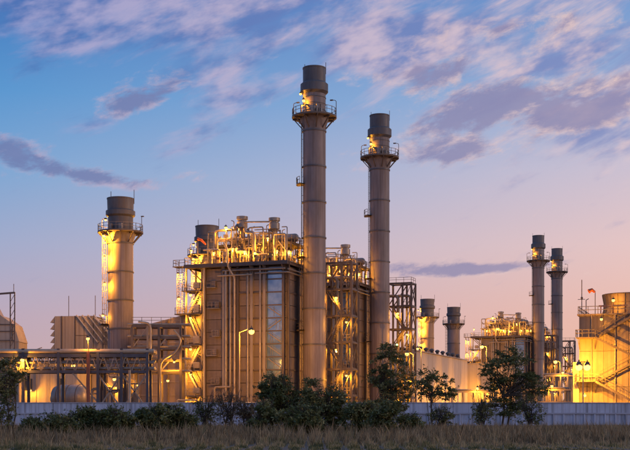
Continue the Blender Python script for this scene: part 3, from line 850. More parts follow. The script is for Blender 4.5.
# left-edge intake house, cut by the frame
t = thing('domed_intake_house', 'rounded brown roofed structure cut off by the left edge of the picture', 'industrial building', (P(0, 0, 205).x - 6, 205, 0), 0)
MB().box((4.3, 3, 7), (10, 6, 14)).build('wall', 'tan_wall', t)
b = MB(); b.add([(-.8, -.1, 14), (9.4, -.1, 14), (9.4, 6.1, 14), (-.8, 6.1, 14), (-.8, -.1, 19.4), (6.2, -.1, 18.6), (8.4, -.1, 17.0), (-.8, 6.1, 19.4), (6.2, 6.1, 18.6), (8.4, 6.1, 17.0)],
                [(0,1,6,5,4), (3,7,8,9,2), (1,2,9,6), (6,9,8,5), (5,8,7,4), (0,4,7,3), (0,3,2,1)])
b.build('roof', 'tan_wall', t)
for x in (0.6, 3.2, 5.8, 8.2): MB().box((x, -.2, 16.1 if x < 7 else 15.6), (.12, .16, 4.2 if x < 7 else 3.0)).build('rib', 'steel', t)
for z in (14.2, 15.8, 17.0): MB().box((4.0, -.2, z), (9.4, .14, .14)).build('rib', 'steel', t)
MB().add([(-.8, .5, 19.2), (5.6, .5, 18.8), (2.9, .5, 24.0), (-.8, .5, 24.6), (-.8, 4, 19.2), (5.6, 4, 18.8), (2.9, 4, 24.0), (-.8, 4, 24.6)],
         [(0,1,2,3),(7,6,5,4),(1,5,6,2),(2,6,7,3),(3,7,4,0),(0,4,5,1)]).build('ridge_vent', 'roof_sheet', t)
# gantry mast at the left edge
t = thing('gantry_mast', 'thin dark gantry mast with a crossbar at the left edge', 'mast', (P(12.5, 0, 186).x, 186, 0))
zt = P(0, 292, 186).z
for s in (-.35, .35): MB().box((s, 0, zt/2), (.16, .16, zt)).build('post', 'steel', t)
b = MB()
for k in range(int(zt/1.2)): b.bar((-.35, 0, k*1.2), (.35, 0, k*1.2+1.2), .07)
b.build('lacing', 'steel', t)
MB().bar((.35, 0, zt-.1), (-14, 0, zt-1.2), .28).build('crossbar', 'steel', t)
MB().bar((.2, 0, zt), (.2, 0, zt+1.3), .08).build('finial', 'steel', t)

# ------------------------------------------------------------------ pipe rack along the left
def make_pipe_rack(label):
    d = 168.0; k = d / FPX
    x0, x1 = (-40-CX)*k, (150-CX)*k
    zt, zb, zm = P(0, 349, d).z, P(0, 372, d).z, P(0, 356, d).z
    t = thing('pipe_rack', label, 'pipe rack', (0, d, 0))
    cols = [(-12-CX)*k, (26-CX)*k, (61-CX)*k, (100-CX)*k, (123.5-CX)*k, (149-CX)*k]
    for i, x in enumerate(cols):
        for y in (-1.6, 1.6): MB().box((x, y, zt/2), (.38, .38, zt)).build('column', 'steel_blue', t)
    for y in (-1.6, 1.6):
        MB().box(((x0+x1)/2, y, zm), (x1-x0, .3, .5)).build('chord', 'steel_blue', t)
        MB().box(((x0+x1)/2, y, zb), (x1-x0, .3, .4)).build('chord', 'steel_blue', t)
        n = 34; b = MB()
        for i in range(n):
            xa = x0 + (x1-x0)*i/n; xb = x0 + (x1-x0)*(i+1)/n
            b.bar((xa, y, zb if i % 2 else zm), (xb, y, zm if i % 2 else zb), .13)
        b.build('lattice', 'steel_light', t)
    for i in range(18):
        x = x0 + (x1-x0)*(i+.5)/18
        for z in (zb, zm): MB().box((x, 0, z), (.2, 3.0, .25)).build('cross_beam', 'steel', t)
    for (y, z, r, m) in ((-1.5, zm+.62, .34, 'pipe_cream'), (-.6, zm+.55, .26, 'lagging'), (.3, zm+.62, .36, 'lagging'), (1.2, zm+.52, .24, 'pipe_cream'),
                         (-1.1, zb+.5, .22, 'lagging'), (-.2, zb+.52, .26, 'pipe_cream'), (.7, zb+.48, .2, 'lagging'), (-1.2, zb+1.3, .16, 'steel_light'), (.2, zb+1.5, .2, 'lagging')):
        b = MB(); b.pipe([(x0, y, z), (x1+.8, y, z)], r, 10); b.build('pipe', m, t, smooth=True)
    rk = random.Random(8)
    for q in range(16):
        x = (rk.uniform(88, 150)-CX)*k; y = rk.uniform(-1.3, 3.4); zz = rk.uniform(2.6, zb-.3); xb = x + rk.choice((-1, 1))*rk.uniform(.8, 2.4)
        MB().pipe([(x, y, 0), (x, y, zz), (xb, y, zz), (xb, y, zb+.3)], rk.choice((.07, .1, .14, .2)), 7).build('pipe', rk.choice(('steel', 'lagging', 'pipe_cream', 'steel_blue')), t, smooth=True)
    for q in range(7):
        x = (rk.uniform(94, 148)-CX)*k; h = rk.uniform(2.8, 5.2); w = rk.uniform(.9, 1.8)
        bq = MB().box((0, 0, h/2), (w, 1.2, h)).box((w*.1, -.65, h*.7), (w*.5, .12, h*.3)); bq.lathe([(w*.3, h), (w*.3, h+.5), (.05, h+.8)], 10)
        bq.build('control_cubicle', rk.choice(('steel', 'steel_light', 'steel_blue')), t, (x, rk.uniform(1.8, 3.4), 0))
    bb = [(cols[3], cols[4]), (cols[4], cols[5])]
    b = MB()
    for xa, xb in bb:
        b.bar((xa, -1.6, zb-.3), (xb, -1.6, 2.0), .2); b.bar((xa, -1.6, 2.0), (xb, -1.6, zb-.3), .2)
    b.bar((cols[2]+2.0, -1.6, zb-.2), (cols[3], -1.6, 3.0), .2)
    b.build('brace', 'steel_light', t)
    MB().pipe([((91-CX)*k, -2.0, 0), ((91-CX)*k, -2.0, zm+.4)], .26, 10).build('pipe', 'pipe_rust', t, smooth=True)
    MB().pipe([((132-CX)*k, -2.1, 0), ((132-CX)*k, -2.1, zb+.2)], .18, 10).build('pipe', 'pipe_cream', t, smooth=True)
    lamp(t, ((26-CX)*k, -2.1, P(0, 360, d).z), 450, BULB_BIG, side=(0, -.3, -.6))
    lamp(t, ((91-CX)*k, -2.3, P(0, 343, d).z+.6), 300, side=(0, -.2, -.45))
    MB().bar(((91-CX)*k, -1.7, zm), ((91-CX)*k, -2.3, P(0, 343, d).z+1.0), .08).build('lamp_mast', 'steel', t)
    lamp(t, ((112-CX)*k, 1.9, 6.5), 350, side=(0, .2, -.45))
    lamp(t, ((70-CX)*k, 2.4, 8.5), 420, side=(0, .2, -.45))
    return t
make_pipe_rack('long dark steel pipe rack crossing the left side above the wall')

# taller pipe bridge that steps up to the boiler
t = thing('pipe_bridge', 'tall open pipe bridge between the long rack and the big boiler', 'pipe rack', (0, 180, 0))
d = 180.0; k = d / FPX
xs = [(134-CX)*k, (149.5-CX)*k, (160.5-CX)*k, (182-CX)*k]
zt = P(0, 326, d).z
for x in xs:
    for y in (-1.8, 1.8):
        h = zt if x > xs[0]+1 else zt-.2
        MB().box((x, y, h/2), (.36, .36, h)).build('column', 'steel_light' if x == xs[1] else 'steel', t)
for py in (327, 338.5, 349, 361, 373):
    z = P(0, py, d).z
    for y in (-1.8, 1.8): MB().box(((xs[0]+xs[3])/2, y, z), (xs[3]-xs[0], .24, .34)).build('floor_beam', 'steel', t)
    for x in xs: MB().box((x, 0, z), (.22, 3.3, .3)).build('cross_beam', 'steel', t)
    for j, (y, r) in enumerate(((-1.2, .15), (-.6, .12), (.3, .18), (1.1, .13))):
        MB().pipe([(xs[0]-.8 + j*.3, y, z+.17+r), (xs[3]+1.4, y, z+.17+r)], r, 9).build('pipe', ('pipe_cream', 'lagging')[j % 2], t, smooth=True)
b = MB(); z1, z2 = P(0, 338, d).z, P(0, 361, d).z
b.bar((xs[1], -1.8, z2), (xs[2]+1.2, -1.8, z1), .2); b.bar((xs[0], -1.8, P(0, 349, d).z), (xs[1], -1.8, P(0, 327, d).z), .14); b.bar((xs[2], -1.8, P(0, 373, d).z), (xs[3], -1.8, P(0, 349, d).z), .16)
b.build('brace', 'steel_light', t)
MB().pipe([(xs[1]+.5, -2.2, 0), (xs[1]+.5, -2.2, zt+.3), (xs[1]-1.4, -2.2, zt+.5)], .17, 10, .9).build('pipe', 'pipe_cream', t, smooth=True)
MB().pipe([(xs[3]-1.0, -2.3, P(0,331,d).z), (xs[3]+.2, -2.3, P(0,340,d).z), (xs[3]-.5, -2.3, P(0,352,d).z), (xs[2]+.3, -2.3, P(0,362,d).z), (xs[2]+.3, -2.3, 0)], .15, 10, .9).build('pipe', 'lagging', t, smooth=True)
MB().rail([(xs[0], -1.9, zt+.2), (xs[3], -1.9, zt+.2)], 1.0, False, 1.6).build('railing', 'steel_light', t)
lamp(t, ((176-CX)*k, -2.4, P(0, 362, d).z), 380, side=(0, -.2, -.45))
lamp(t, ((168-CX)*k, -.2, P(0, 380, d).z), 350, side=(0, -.2, -.45))
lamp(t, ((140-CX)*k, -2.3, P(0, 385, d).z), 320, side=(0, -.2, -.45))

# control building behind the rack
t = thing('control_building', 'plain tan building with one dark window behind the pipe rack', 'building', (P(18, 0, 200).x, 200, 0), R(-6))
MB().box((5.2, 4, 4.9), (10.4, 8, 9.8)).build('wall', 'tan_wall', t)
MB().box((5.2, 4, 9.95), (10.9, 8.5, .3)).build('roof_slab', 'pale_wall', t)
w_ = MB(); w_.box((7.6, -.03, 6.5), (1.3, .12, 1.7)); wo = w_.build('window', 'dark_glass', t)
MB().box((7.6, -.06, 5.55), (1.6, .3, .14)).build('sill', 'pale_wall', wo)
MB().box((7.6, -.06, 7.42), (1.5, .2, .12)).build('lintel', 'pale_wall', wo)
for x in (0.3, 3.2, 5.4): MB().box((x, -.06, 4.9), (.2, .14, 9.7)).build('pilaster', 'steel_light', t)
w_ = MB(); w_.box((1.8, -.03, 6.3), (1.5, .1, 2.0)); w_.build('window', 'dark_glass', t)
MB().rail([(0, .2, 10.1), (4.4, .2, 10.1), (4.4, 4, 10.1)], 1.1, False, .9, .045).build('railing', 'steel', t)
MB().pipe([(1.0, -1, 0), (1.0, -1, 11.4), (4.6, -1, 12.6)], .08, 6).build('roof_lamp_arm', 'steel_light', t)
lamp(t, (8.4, -1.4, 4.8), 420, side=(0, -.3, -.3)); lamp(t, (2.6, -1.2, 5.4), 380, side=(0, -.3, -.3))
# second plain box behind, reaching right
t = thing('turbine_enclosure', 'low tan turbine enclosure between the rack legs', 'industrial building', (P(70, 0, 208).x, 208, 0), R(-10))
MB().box((6, 4, 4.2), (12, 8, 8.4)).build('wall', 'tan_wall', t)
MB().box((6, 4, 8.5), (12.3, 8.3, .3)).build('roof_slab', 'roof_sheet', t)
for x in (1.0, 4.0, 7.0, 10.0): MB().box((x, -.08, 4.1), (.22, .18, 8.2)).build('pilaster', 'steel', t)
lamp(t, (3, -1.0, 6.4), 380, side=(0, -.3, -.3)); lamp(t, (9, -1.0, 6.0), 320, side=(0, -.3, -.3))
# horizontal vessel
t = thing('horizontal_tank', 'pale horizontal cylindrical vessel under the left pipe rack', 'tank', (P(56, 0, 188).x, 188, 0), R(-14))
prof = [(.02, -.7), (1.1, -.5), (1.8, -.05), (2.1, .6), (2.1, 4.6), (1.8, 5.25), (1.1, 5.7), (.02, 5.9)]
b = MB(); b.lathe(prof, 28); b.v = [(v[2], v[0], 3.9 + v[1]) for v in b.v]; b.f = [f[::-1] for f in b.f]
b.build('shell', 'lagging', t, smooth=True)
for x in (.9, 2.6, 4.3):
    b = MB(); b.lathe([(2.1, -.06), (2.16, -.06), (2.16, .06), (2.1, .06)], 28); b.v = [(x + v[2], v[0], 3.9 + v[1]) for v in b.v]; b.f = [f[::-1] for f in b.f]
    b.build('band', 'steel', t, smooth=True)
for x in (1.2, 4.2): MB().box((x, 0, 1.15), (.5, 2.6, 2.3)).build('saddle', 'steel', t)

# skids and low pipework at the foot of the boiler
sk = [(188, 176, 3.4, 2.2, 'lagging', 'low pale pump skid beside the boiler access tower'), (200, 174, 4.2, 1.7, 'pipe_cream', 'cream equipment skid left of the boiler pipes'),
      (252, 178, 3.0, 1.8, 'pipe_cream', 'cream cabinet row at the boiler foot beside the big bush')]
for px_, d_, w, h, m, lb in sk:
    t = thing('equipment_skid', lb, 'skid', (P(px_, 0, d_).x, d_, 0), 0, 'equipment skids behind the wall')
    MB().box((0, 0, .2), (w, 1.6, .4)).build('base', 'steel', t)
    MB().box((-w*.18, 0, .4+h*.5), (w*.5, 1.2, h)).build('housing', m, t)
    MB().box((w*.32, 0, .4+h*.42), (w*.26, 1.0, h*.84)).build('cabinet', 'lagging', t)
    MB().pipe([(-w*.45, -.7, .4), (-w*.45, -.7, h+1.2), (w*.45, -.7, h+1.2), (w*.45, -.7, .4)], .11, 8).build('pipe', 'pipe_cream', t, smooth=True)
    MB().rail([(-w*.5, -.85, .4), (w*.5, -.85, .4)], 2.0, False, .9, .04).build('railing', 'steel_light', t)

# street lamps
def pole_lamp(label, px, py, d, arm, power, scale=1.5):
    p = P(px, py, d)
    t = thing('lamp_pole', label, 'street lamp', (p.x + arm, d, 0))
    b = MB(); b.path([(0, 0, 0), (0, 0, p.z - .2)], .13, 8, .08); b.build('pole', 'steel_light', t, smooth=True)
    MB().pipe([(0, 0, p.z-.9), (0, 0, p.z-.3), (-arm, 0, p.z+.45)], .06, 6).build('arm', 'steel_light', t, smooth=True)
    lamp(t, (-arm, 0, p.z), power, BULB_BIG if scale > 1.6 else None, side=(0, -.45, -.58*scale), scale=scale)
    return t
pole_lamp('street lamp with bright bulb on an arm in front of the big boiler', 251.5, 330.5, 182, -1.9, 4200, 1.7)
pole_lamp('bright street lamp between the pale shed and the distant boiler', 482, 346, 370, 1.4, 4200, 2.2)
pole_lamp('street lamp below the slim right chimneys', 555.5, 361, 300, 1.2, 1500, 1.9)
pole_lamp('street lamp glowing through the branches right of the second chimney', 407, 353, 222, 1.2, 900, 1.6)
pole_lamp('small lamp at the left end of the pale shed roof', 417.5, 348, 250, .8, 300, 1.2)
p = P(397.0, 345.5, 225)
t = thing('signal_lamp', 'small green lamp on a slim pole beside the second tallest chimney', 'lamp', (p.x, 225, 0))
MB().bar((0, 0, 0), (0, 0, p.z), .1).build('pole', 'steel', t); place('bulb', BULB_GREEN, t, (0, 0, p.z+.15))

# ------------------------------------------------------------------ long pale shed
a0 = Vector((P(409, 0, 262).x, 262, 0)); 
t = thing('long_shed', 'long pale orange-lit shed with low roof between the chimneys and the tree', 'shed', a0, -TH)
LW, SH = 59.5, 15.6
MB().box((-7, LW/2, SH/2), (13.8, LW-.3, SH-.02)).build('frame', 'casing_core', t)
nb = 14
me = MB().box((0, 0, SH/2), (.2, LW/nb-.06, SH)).mesh('panel'); me.materials.append(MATS['pale_wall'])
for i in range(nb): place('panel', me, t, (0, LW*(i+.5)/nb, 0))
MB().box((-7, -.05, SH/2), (13.8, .2, SH)).build('gable_wall', 'pale_wall', t)
b = MB(); b.add([(.5, -.5, SH), (.5, LW+.5, SH), (-7, LW+.5, SH+1.3), (-7, -.5, SH+1.3), (-14.5, LW+.5, SH), (-14.5, -.5, SH), (.5, -.5, SH+.2), (.5, LW+.5, SH+.2), (-7, LW+.5, SH+1.5), (-7, -.5, SH+1.5), (-14.5, LW+.5, SH+.2), (-14.5, -.5, SH+.2)],
   [(6,7,8,9),(9,8,10,11),(0,3,2,1),(3,5,4,2),(0,1,7,6),(5,11,10,4),(0,6,9,3),(3,9,11,5),(1,2,8,7),(2,4,10,8)])
b.build('roof', 'roof_sheet', t)
me = MB().lathe([(.35, 0), (.35, .5), (.6, .7), (.6, .95), (.3, 1.2), (.02, 1.25)], 12).mesh('roof_vent', True); me.materials.append(MATS['steel'])
for i in range(10): place('roof_vent', me, t, (-1.2, 3+i*5.6, SH+.35))
for y, pw in ((6, 1300), (20, 1400), (34, 1400), (48, 1400)):
    lamp(t, (4.5, y, 6.0), pw, side=(.3, 0, -.4)); MB().bar((4.5, y, 0), (4.5, y, 6.5), .12).build('lamp_post', 'steel', t)
# annex
t = thing('shed_annex', 'pale annex wall continuing right of the long shed', 'shed', (P(464, 0, 323).x, 323, 0), R(-4))
MB().box((7, 5, 7.5), (14, 10, 15.0)).build('wall', 'pale_wall', t)
MB().box((7, 5, 15.1), (14.4, 10.4, .25)).build('roof_slab', 'roof_sheet', t)
for x in (.2, 4.6, 9.0, 13.6): MB().box((x, -.06, 7.5), (.16, .14, 14.9)).build('joint_strip', 'steel_light', t)
lamp(t, (6, -3.2, 6.5), 1500, side=(0, -.4, -.4)); MB().bar((6, .2, 7.0), (6, -3.2, 7.0), .1).build('lamp_arm', 'steel', t)

# low pipe trestles right of the annex (lit yellow in the photograph)
for px0, px1, d_, ztop, lb in ((524, 571, 215, 5.6, 'low yellow lit pipe trestle left of the round tank'), (452, 496, 225, 5.4, 'low pipe trestle in front of the pale shed annex'), (545, 574, 260, 9.6, 'two level pipe trestle under the shorter slim chimney')):
    t = thing('pipe_trestle', lb, 'pipe rack', (P(px0, 0, d_).x, d_, 0), 0, 'low pipe trestles behind the wall')
    W = (px1-px0)/FPX*d_; n = 4
    for i in range(n+1):
        for y in (-.9, .9): MB().box((W*i/n, y, ztop/2), (.26, .26, ztop)).build('post', 'pipe_cream', t)
        MB().box((W*i/n, 0, ztop-.1), (.22, 1.6, .24)).build('cross_beam', 'pipe_cream', t)
    for (y, z) in ((-.9, ztop+.1), (.9, ztop+.1), (-.9, ztop*.62)): MB().box((W/2, y, z), (W+.4, .2, .28)).build('beam', 'pipe_cream', t)
    for j, y in enumerate((-.55, 0, .5)): MB().pipe([(-.4, y, ztop+.45), (W-1.2+j*.5, y, ztop+.45), (W-1.2+j*.5, y, .2)], .18, 8).build('pipe', 'lagging', t, smooth=True)
    lamp(t, (W*.55, -1.8, ztop+.9), 360, side=(0, -.1, -.4)); MB().bar((W*.55, -1.0, ztop), (W*.55, -1.8, ztop+1.3), .08).build('lamp_arm', 'steel', t)

# ------------------------------------------------------------------ cooling tower block at the right
CD = 178.0
c0 = Vector((P(579, 0, CD).x, CD, 0))
t = thing('cooling_tower', 'big stained concrete block with zigzag stairs at the right, floodlit yellow', 'cooling tower', c0, -TH)
CW, CZ, CDP = 22.0, 16.3, 34.0
MB().box((CW/2, CDP/2+.2, CZ/2-.05), (CW-.3, CDP-.3, CZ-.1)).build('core', 'casing_core', t)
nbx, nbz = 6, 3
me = MB().box((0, 0, 0), (CW/nbx-.05, .3, CZ/nbz-.05)).mesh('wall_panel'); me.materials.append(MATS['tank_steel'])
rc = random.Random(6)
for a in range(nbx):
    for c in range(nbz): place('wall_panel', me, t, (CW*(a+.5)/nbx, .15+rc.uniform(-.02, .02), CZ*(c+.5)/nbz))
me = MB().box((0, 0, 0), (.3, CDP/8-.05, CZ/nbz-.05)).mesh('wall_panel'); me.materials.append(MATS['tank_steel'])
for a in range(8):
    for c in range(nbz):
        for x in (.15, CW-.15): place('wall_panel', me, t, (x, .3+(CDP-.3)*(a+.5)/8, CZ*(c+.5)/nbz))
MB().box((CW/2, CDP/2, CZ+.12), (CW+.5, CDP+.5, .24)).build('deck', 'tank_steel', t)
MB().rail([(-.1, CDP, CZ+.24), (-.1, -.1, CZ+.24), (CW, -.1, CZ+.24)], 1.15, False, 1.5, .045).build('railing', 'steel_light', t)
MB().box((-.35, -.4, 4.6), (.9, .9, 9.2)).build('corner_duct', 'tan_wall', t)
for x in (1.9, 5.4, 12.6): MB().pipe([(x, -.18, 0), (x, -.18, CZ)], .09, 8).build('downpipe', 'steel_light', t, smooth=True)
# fan cylinders on the deck
for y in (6.0, 18.5):
    f_ = MB().lathe([(3.9, .2), (3.55, 1.2), (3.5, 2.2), (3.75, 3.6), (3.6, 3.6), (3.4, 2.2), (3.4, .2)], 32).build('fan_cylinder', 'tank_steel', t, (6.6, y, CZ), smooth=True)
    me = MB().bar((3.93, 0, .2), (3.58, 0, 1.2), .10).bar((3.58, 0, 1.2), (3.53, 0, 2.2), .10).bar((3.53, 0, 2.2), (3.78, 0, 3.6), .10).mesh('rib'); me.materials.append(MATS['steel'])
    for a in range(20): place('rib', me, f_, (0, 0, 0), R(18*a))
    for zz, rr in ((1.2, 3.62), (2.2, 3.56), (3.5, 3.78)): MB().lathe([(rr-.06, -.06), (rr, -.06), (rr, .06), (rr-.06, .06)], 32).build('hoop', 'steel', f_, (0, 0, zz), smooth=True)
def flight(x0, z0, x1, z1, y0):
    n = max(8, int(abs(z1-z0)/.21))
    for y in (y0, y0-1.0):
        b = MB(); b.bar((x0, y, z0-.1), (x1, y, z1-.1), .07, .30); b.build('stringer', 'steel', t)
    b = MB()
    for hh, w in ((1.1, .07), (.6, .045)): b.bar((x0, y0-1.0, z0+hh), (x1, y0-1.0, z1+hh), w)
    for q in range(0, n+1, 4): b.bar((x0+(x1-x0)*q/n, y0-1.0, z0+(z1-z0)*q/n), (x0+(x1-x0)*q/n, y0-1.0, z0+(z1-z0)*q/n+1.1), .055)
    b.build('handrail', 'steel', t)
    me = MB().box((0, 0, 0), (.27, .94, .05)).mesh('tread'); me.materials.append(MATS['steel'])
    for q in range(n): place('tread', me, t, (x0+(x1-x0)*(q+.5)/n, y0-.5, z0+(z1-z0)*(q+.5)/n+.05))
def landing(x0, x1, z):
    MB().box(((x0+x1)/2, -1.25, z-.08), (x1-x0, 2.3, .14)).build('landing', 'steel', t)
    MB().rail([(x1 if x0 < 5 else x0, -2.35, z), (x0 if x0 < 5 else x1, -2.35, z), (x0 if x0 < 5 else x1, -.15, z)], 1.1, False, .9, .04).build('railing', 'steel', t)
    for x in (x0+.3, x1-.3): MB().bar((x, -.02, z-1.7), (x, -2.2, z-.15), .11).build('bracket', 'steel', t)
landing(-.2, 2.7, 12.9); landing(-.2, 2.7, 6.3); landing(9.0, 11.4, 9.6)
flight(2.7, 12.9, 8.6, CZ+.2, -.15); flight(2.7, 12.9, 9.0, 9.6, -1.3); flight(2.7, 6.3, 9.0, 9.6, -.15); flight(2.7, 6.3, 13.8, 0.1, -1.3)
for phi, (x, y, h, nm) in enumerate(((.3, 1.0, 5.4, 'antenna_mast'), (.9, 1.4, 2.3, 'lamp_mast'))):
    b = MB(); b.bar((x, y, CZ+.2), (x, y, CZ+.2+h), .11)
    if h > 5: b.bar((x-.6, y, CZ+2.6), (x+.5, y, CZ+2.6), .08).box((x, y, CZ+2.8), (.3, .3, .3))
    else: b.bar((x, y, CZ+.2+h), (x+.4, y, CZ+.4+h), .1)
    b.build(nm, 'steel', t)
b = MB(); b.box((5.0, .6, CZ+1.45), (4.2, .5, .2)); 
for x in (3.2, 5.0, 6.8): b.box((x, .6, CZ+.8), (.14, .14, 1.2))
b.build('roof_gantry', 'pipe_rust', t)
def wall_lamp(x, z, pw, reach=1.9):
    lamp(t, (x, -reach, z), pw, side=(0, .0, -.42)); MB().bar((x, .0, z+.5), (x, -reach, z+.5), .08).build('lamp_arm', 'steel', t)
wall_lamp(8.4, 2.6, 620, 2.9); wall_lamp(1.2, 4.2, 240, 2.7); wall_lamp(11.5, 12.6, 160, 2.8); wall_lamp(3.6, 15.6, 110, 2.4); lamp(t, (5.0, 1.0, CZ+2.4), 260, side=(0, .1, -.42)); MB().bar((5.0, 1.0, CZ+.2), (5.0, 1.0, CZ+2.9), .08).build('lamp_mast', 'steel', t)  # top wall lamp and deck lamp added to brighten tower top and fan cylinder
# windsock on its own mast on the deck
q = Matrix.Rotation(-TH, 4, 'Z') @ Vector((2.3, 1.0, CZ+.24)) + c0
t = thing('windsock', 'orange windsock on a thin mast on the cooling tower deck', 'windsock', q)
MB().bar((0, 0, 0), (0, 0, 3.6), .09).build('mast', 'steel', t)
MB().path([(-.05, 0, 3.4), (-.5, 0, 3.75), (-1.0, 0, 3.5)], .18, 10, .36).build('sock', 'orange_cloth', t, smooth=True)
# the dazzling floodlight at the tower's left corner
p = P(583, 367, 171.5)
t = thing('floodlight_pole', 'dazzling floodlight on a pole at the left corner of the cooling tower', 'floodlight', (p.x, 171.5, 0))
MB().path([(0, 0, 0), (0, 0, p.z+.6)], .12, 8, .08).build('pole', 'steel_light', t, smooth=True)
MB().box((0, 0, p.z+.75), (1.7, .12, .12)).build('crossarm', 'steel', t)
for s_ in (-.6, .6): lamp(t, (s_, 0, p.z+.2), 3000, BULB_BIG, side=(0, .85, -.2), scale=2.0)

# ------------------------------------------------------------------ boundary wall
FD = 135.0
t = thing('boundary_wall', 'long pale blue grey concrete panel wall running across the foreground', 'wall', (0, FD, 0))
bay = 2.4; nb = 56
pu = MB().box((0, 0, 0), (bay*2-.03, .14, 1.12)).mesh('wall_panel'); pl = MB().box((0, .04, 0), (bay/2-.14, .12, 1.36)).mesh('wall_panel')
po = MB().box((0, -.02, 0), (.14, .22, 1.38)).mesh('post'); cp = MB().box((0, 0, 0), (bay*2-.02, .26, .10)).mesh('coping')
ld = MB().box((0, -.03, 0), (bay*2, .22, .17)).mesh('ledge')
for me_ in (pu, pl, po): me_.materials.append(MATS['fence'])
cp.materials.append(MATS['fence_coping']); ld.materials.append(MATS['fence_coping'])
rw = random.Random(3)
for i in range(-nb//2, nb//2):
    if i % 2 == 0:
        dz = rw.uniform(-.02, .02)
        place('wall_panel', pu, t, ((i+1)*bay, rw.uniform(-.015, .015), 2.06+dz)); place('coping', cp, t, ((i+1)*bay, 0, 2.67+dz)); place('ledge', ld, t, ((i+1)*bay, 0, 1.44))
    for j in (0, .5):
        place('wall_panel', pl, t, ((i+j+.25)*bay, rw.uniform(-.012, .012), .70)); place('post', po, t, ((i+j)*bay, 0, .70))

# ------------------------------------------------------------------ vegetation
def leaves_mesh(name, pts, size, m, up=.3, seed=0, tint=None, aspect=2.2):
    r_ = np.random.default_rng(seed)
    n = len(pts)
    d = r_.normal(size=(n, 3)); d[:, 2] = d[:, 2] * .7 - .15; d /= np.linalg.norm(d, axis=1)[:, None]
    q = r_.normal(size=(n, 3)); s = np.cross(d, q); s /= np.linalg.norm(s, axis=1)[:, None]
    nn = np.cross(d, s)
    L_ = size * r_.uniform(.45, 1.5, n)[:, None]; W_ = L_ / aspect
    a = pts; b = pts + d*L_*.5 + s*W_*.5 + nn*L_*.06; c = pts + d*L_ ; e = pts + d*L_*.5 - s*W_*.5 + nn*L_*.06
    v = np.stack([a, b, c, e], 1).reshape(-1, 3)
    me = bpy.data.meshes.new(name)
    me.vertices.add(n*4); me.vertices.foreach_set('co', v.ravel())
    me.loops.add(n*4); me.loops.foreach_set('vertex_index', np.arange(n*4, dtype=np.int32))
    me.polygons.add(n); me.polygons.foreach_set('loop_start', np.arange(0, n*4, 4, dtype=np.int32)); me.polygons.foreach_set('loop_total', np.full(n, 4, dtype=np.int32))
    tn = r_.uniform(0, 1, n) if tint is None else np.clip(tint + r_.normal(0, .16, n), 0, 1)
    at = me.attributes.new('tint', 'FLOAT', 'FACE'); at.data.foreach_set('value', tn.astype(np.float32))
    me.update(); me.validate()
    me.materials.append(MATS[m])
    return me

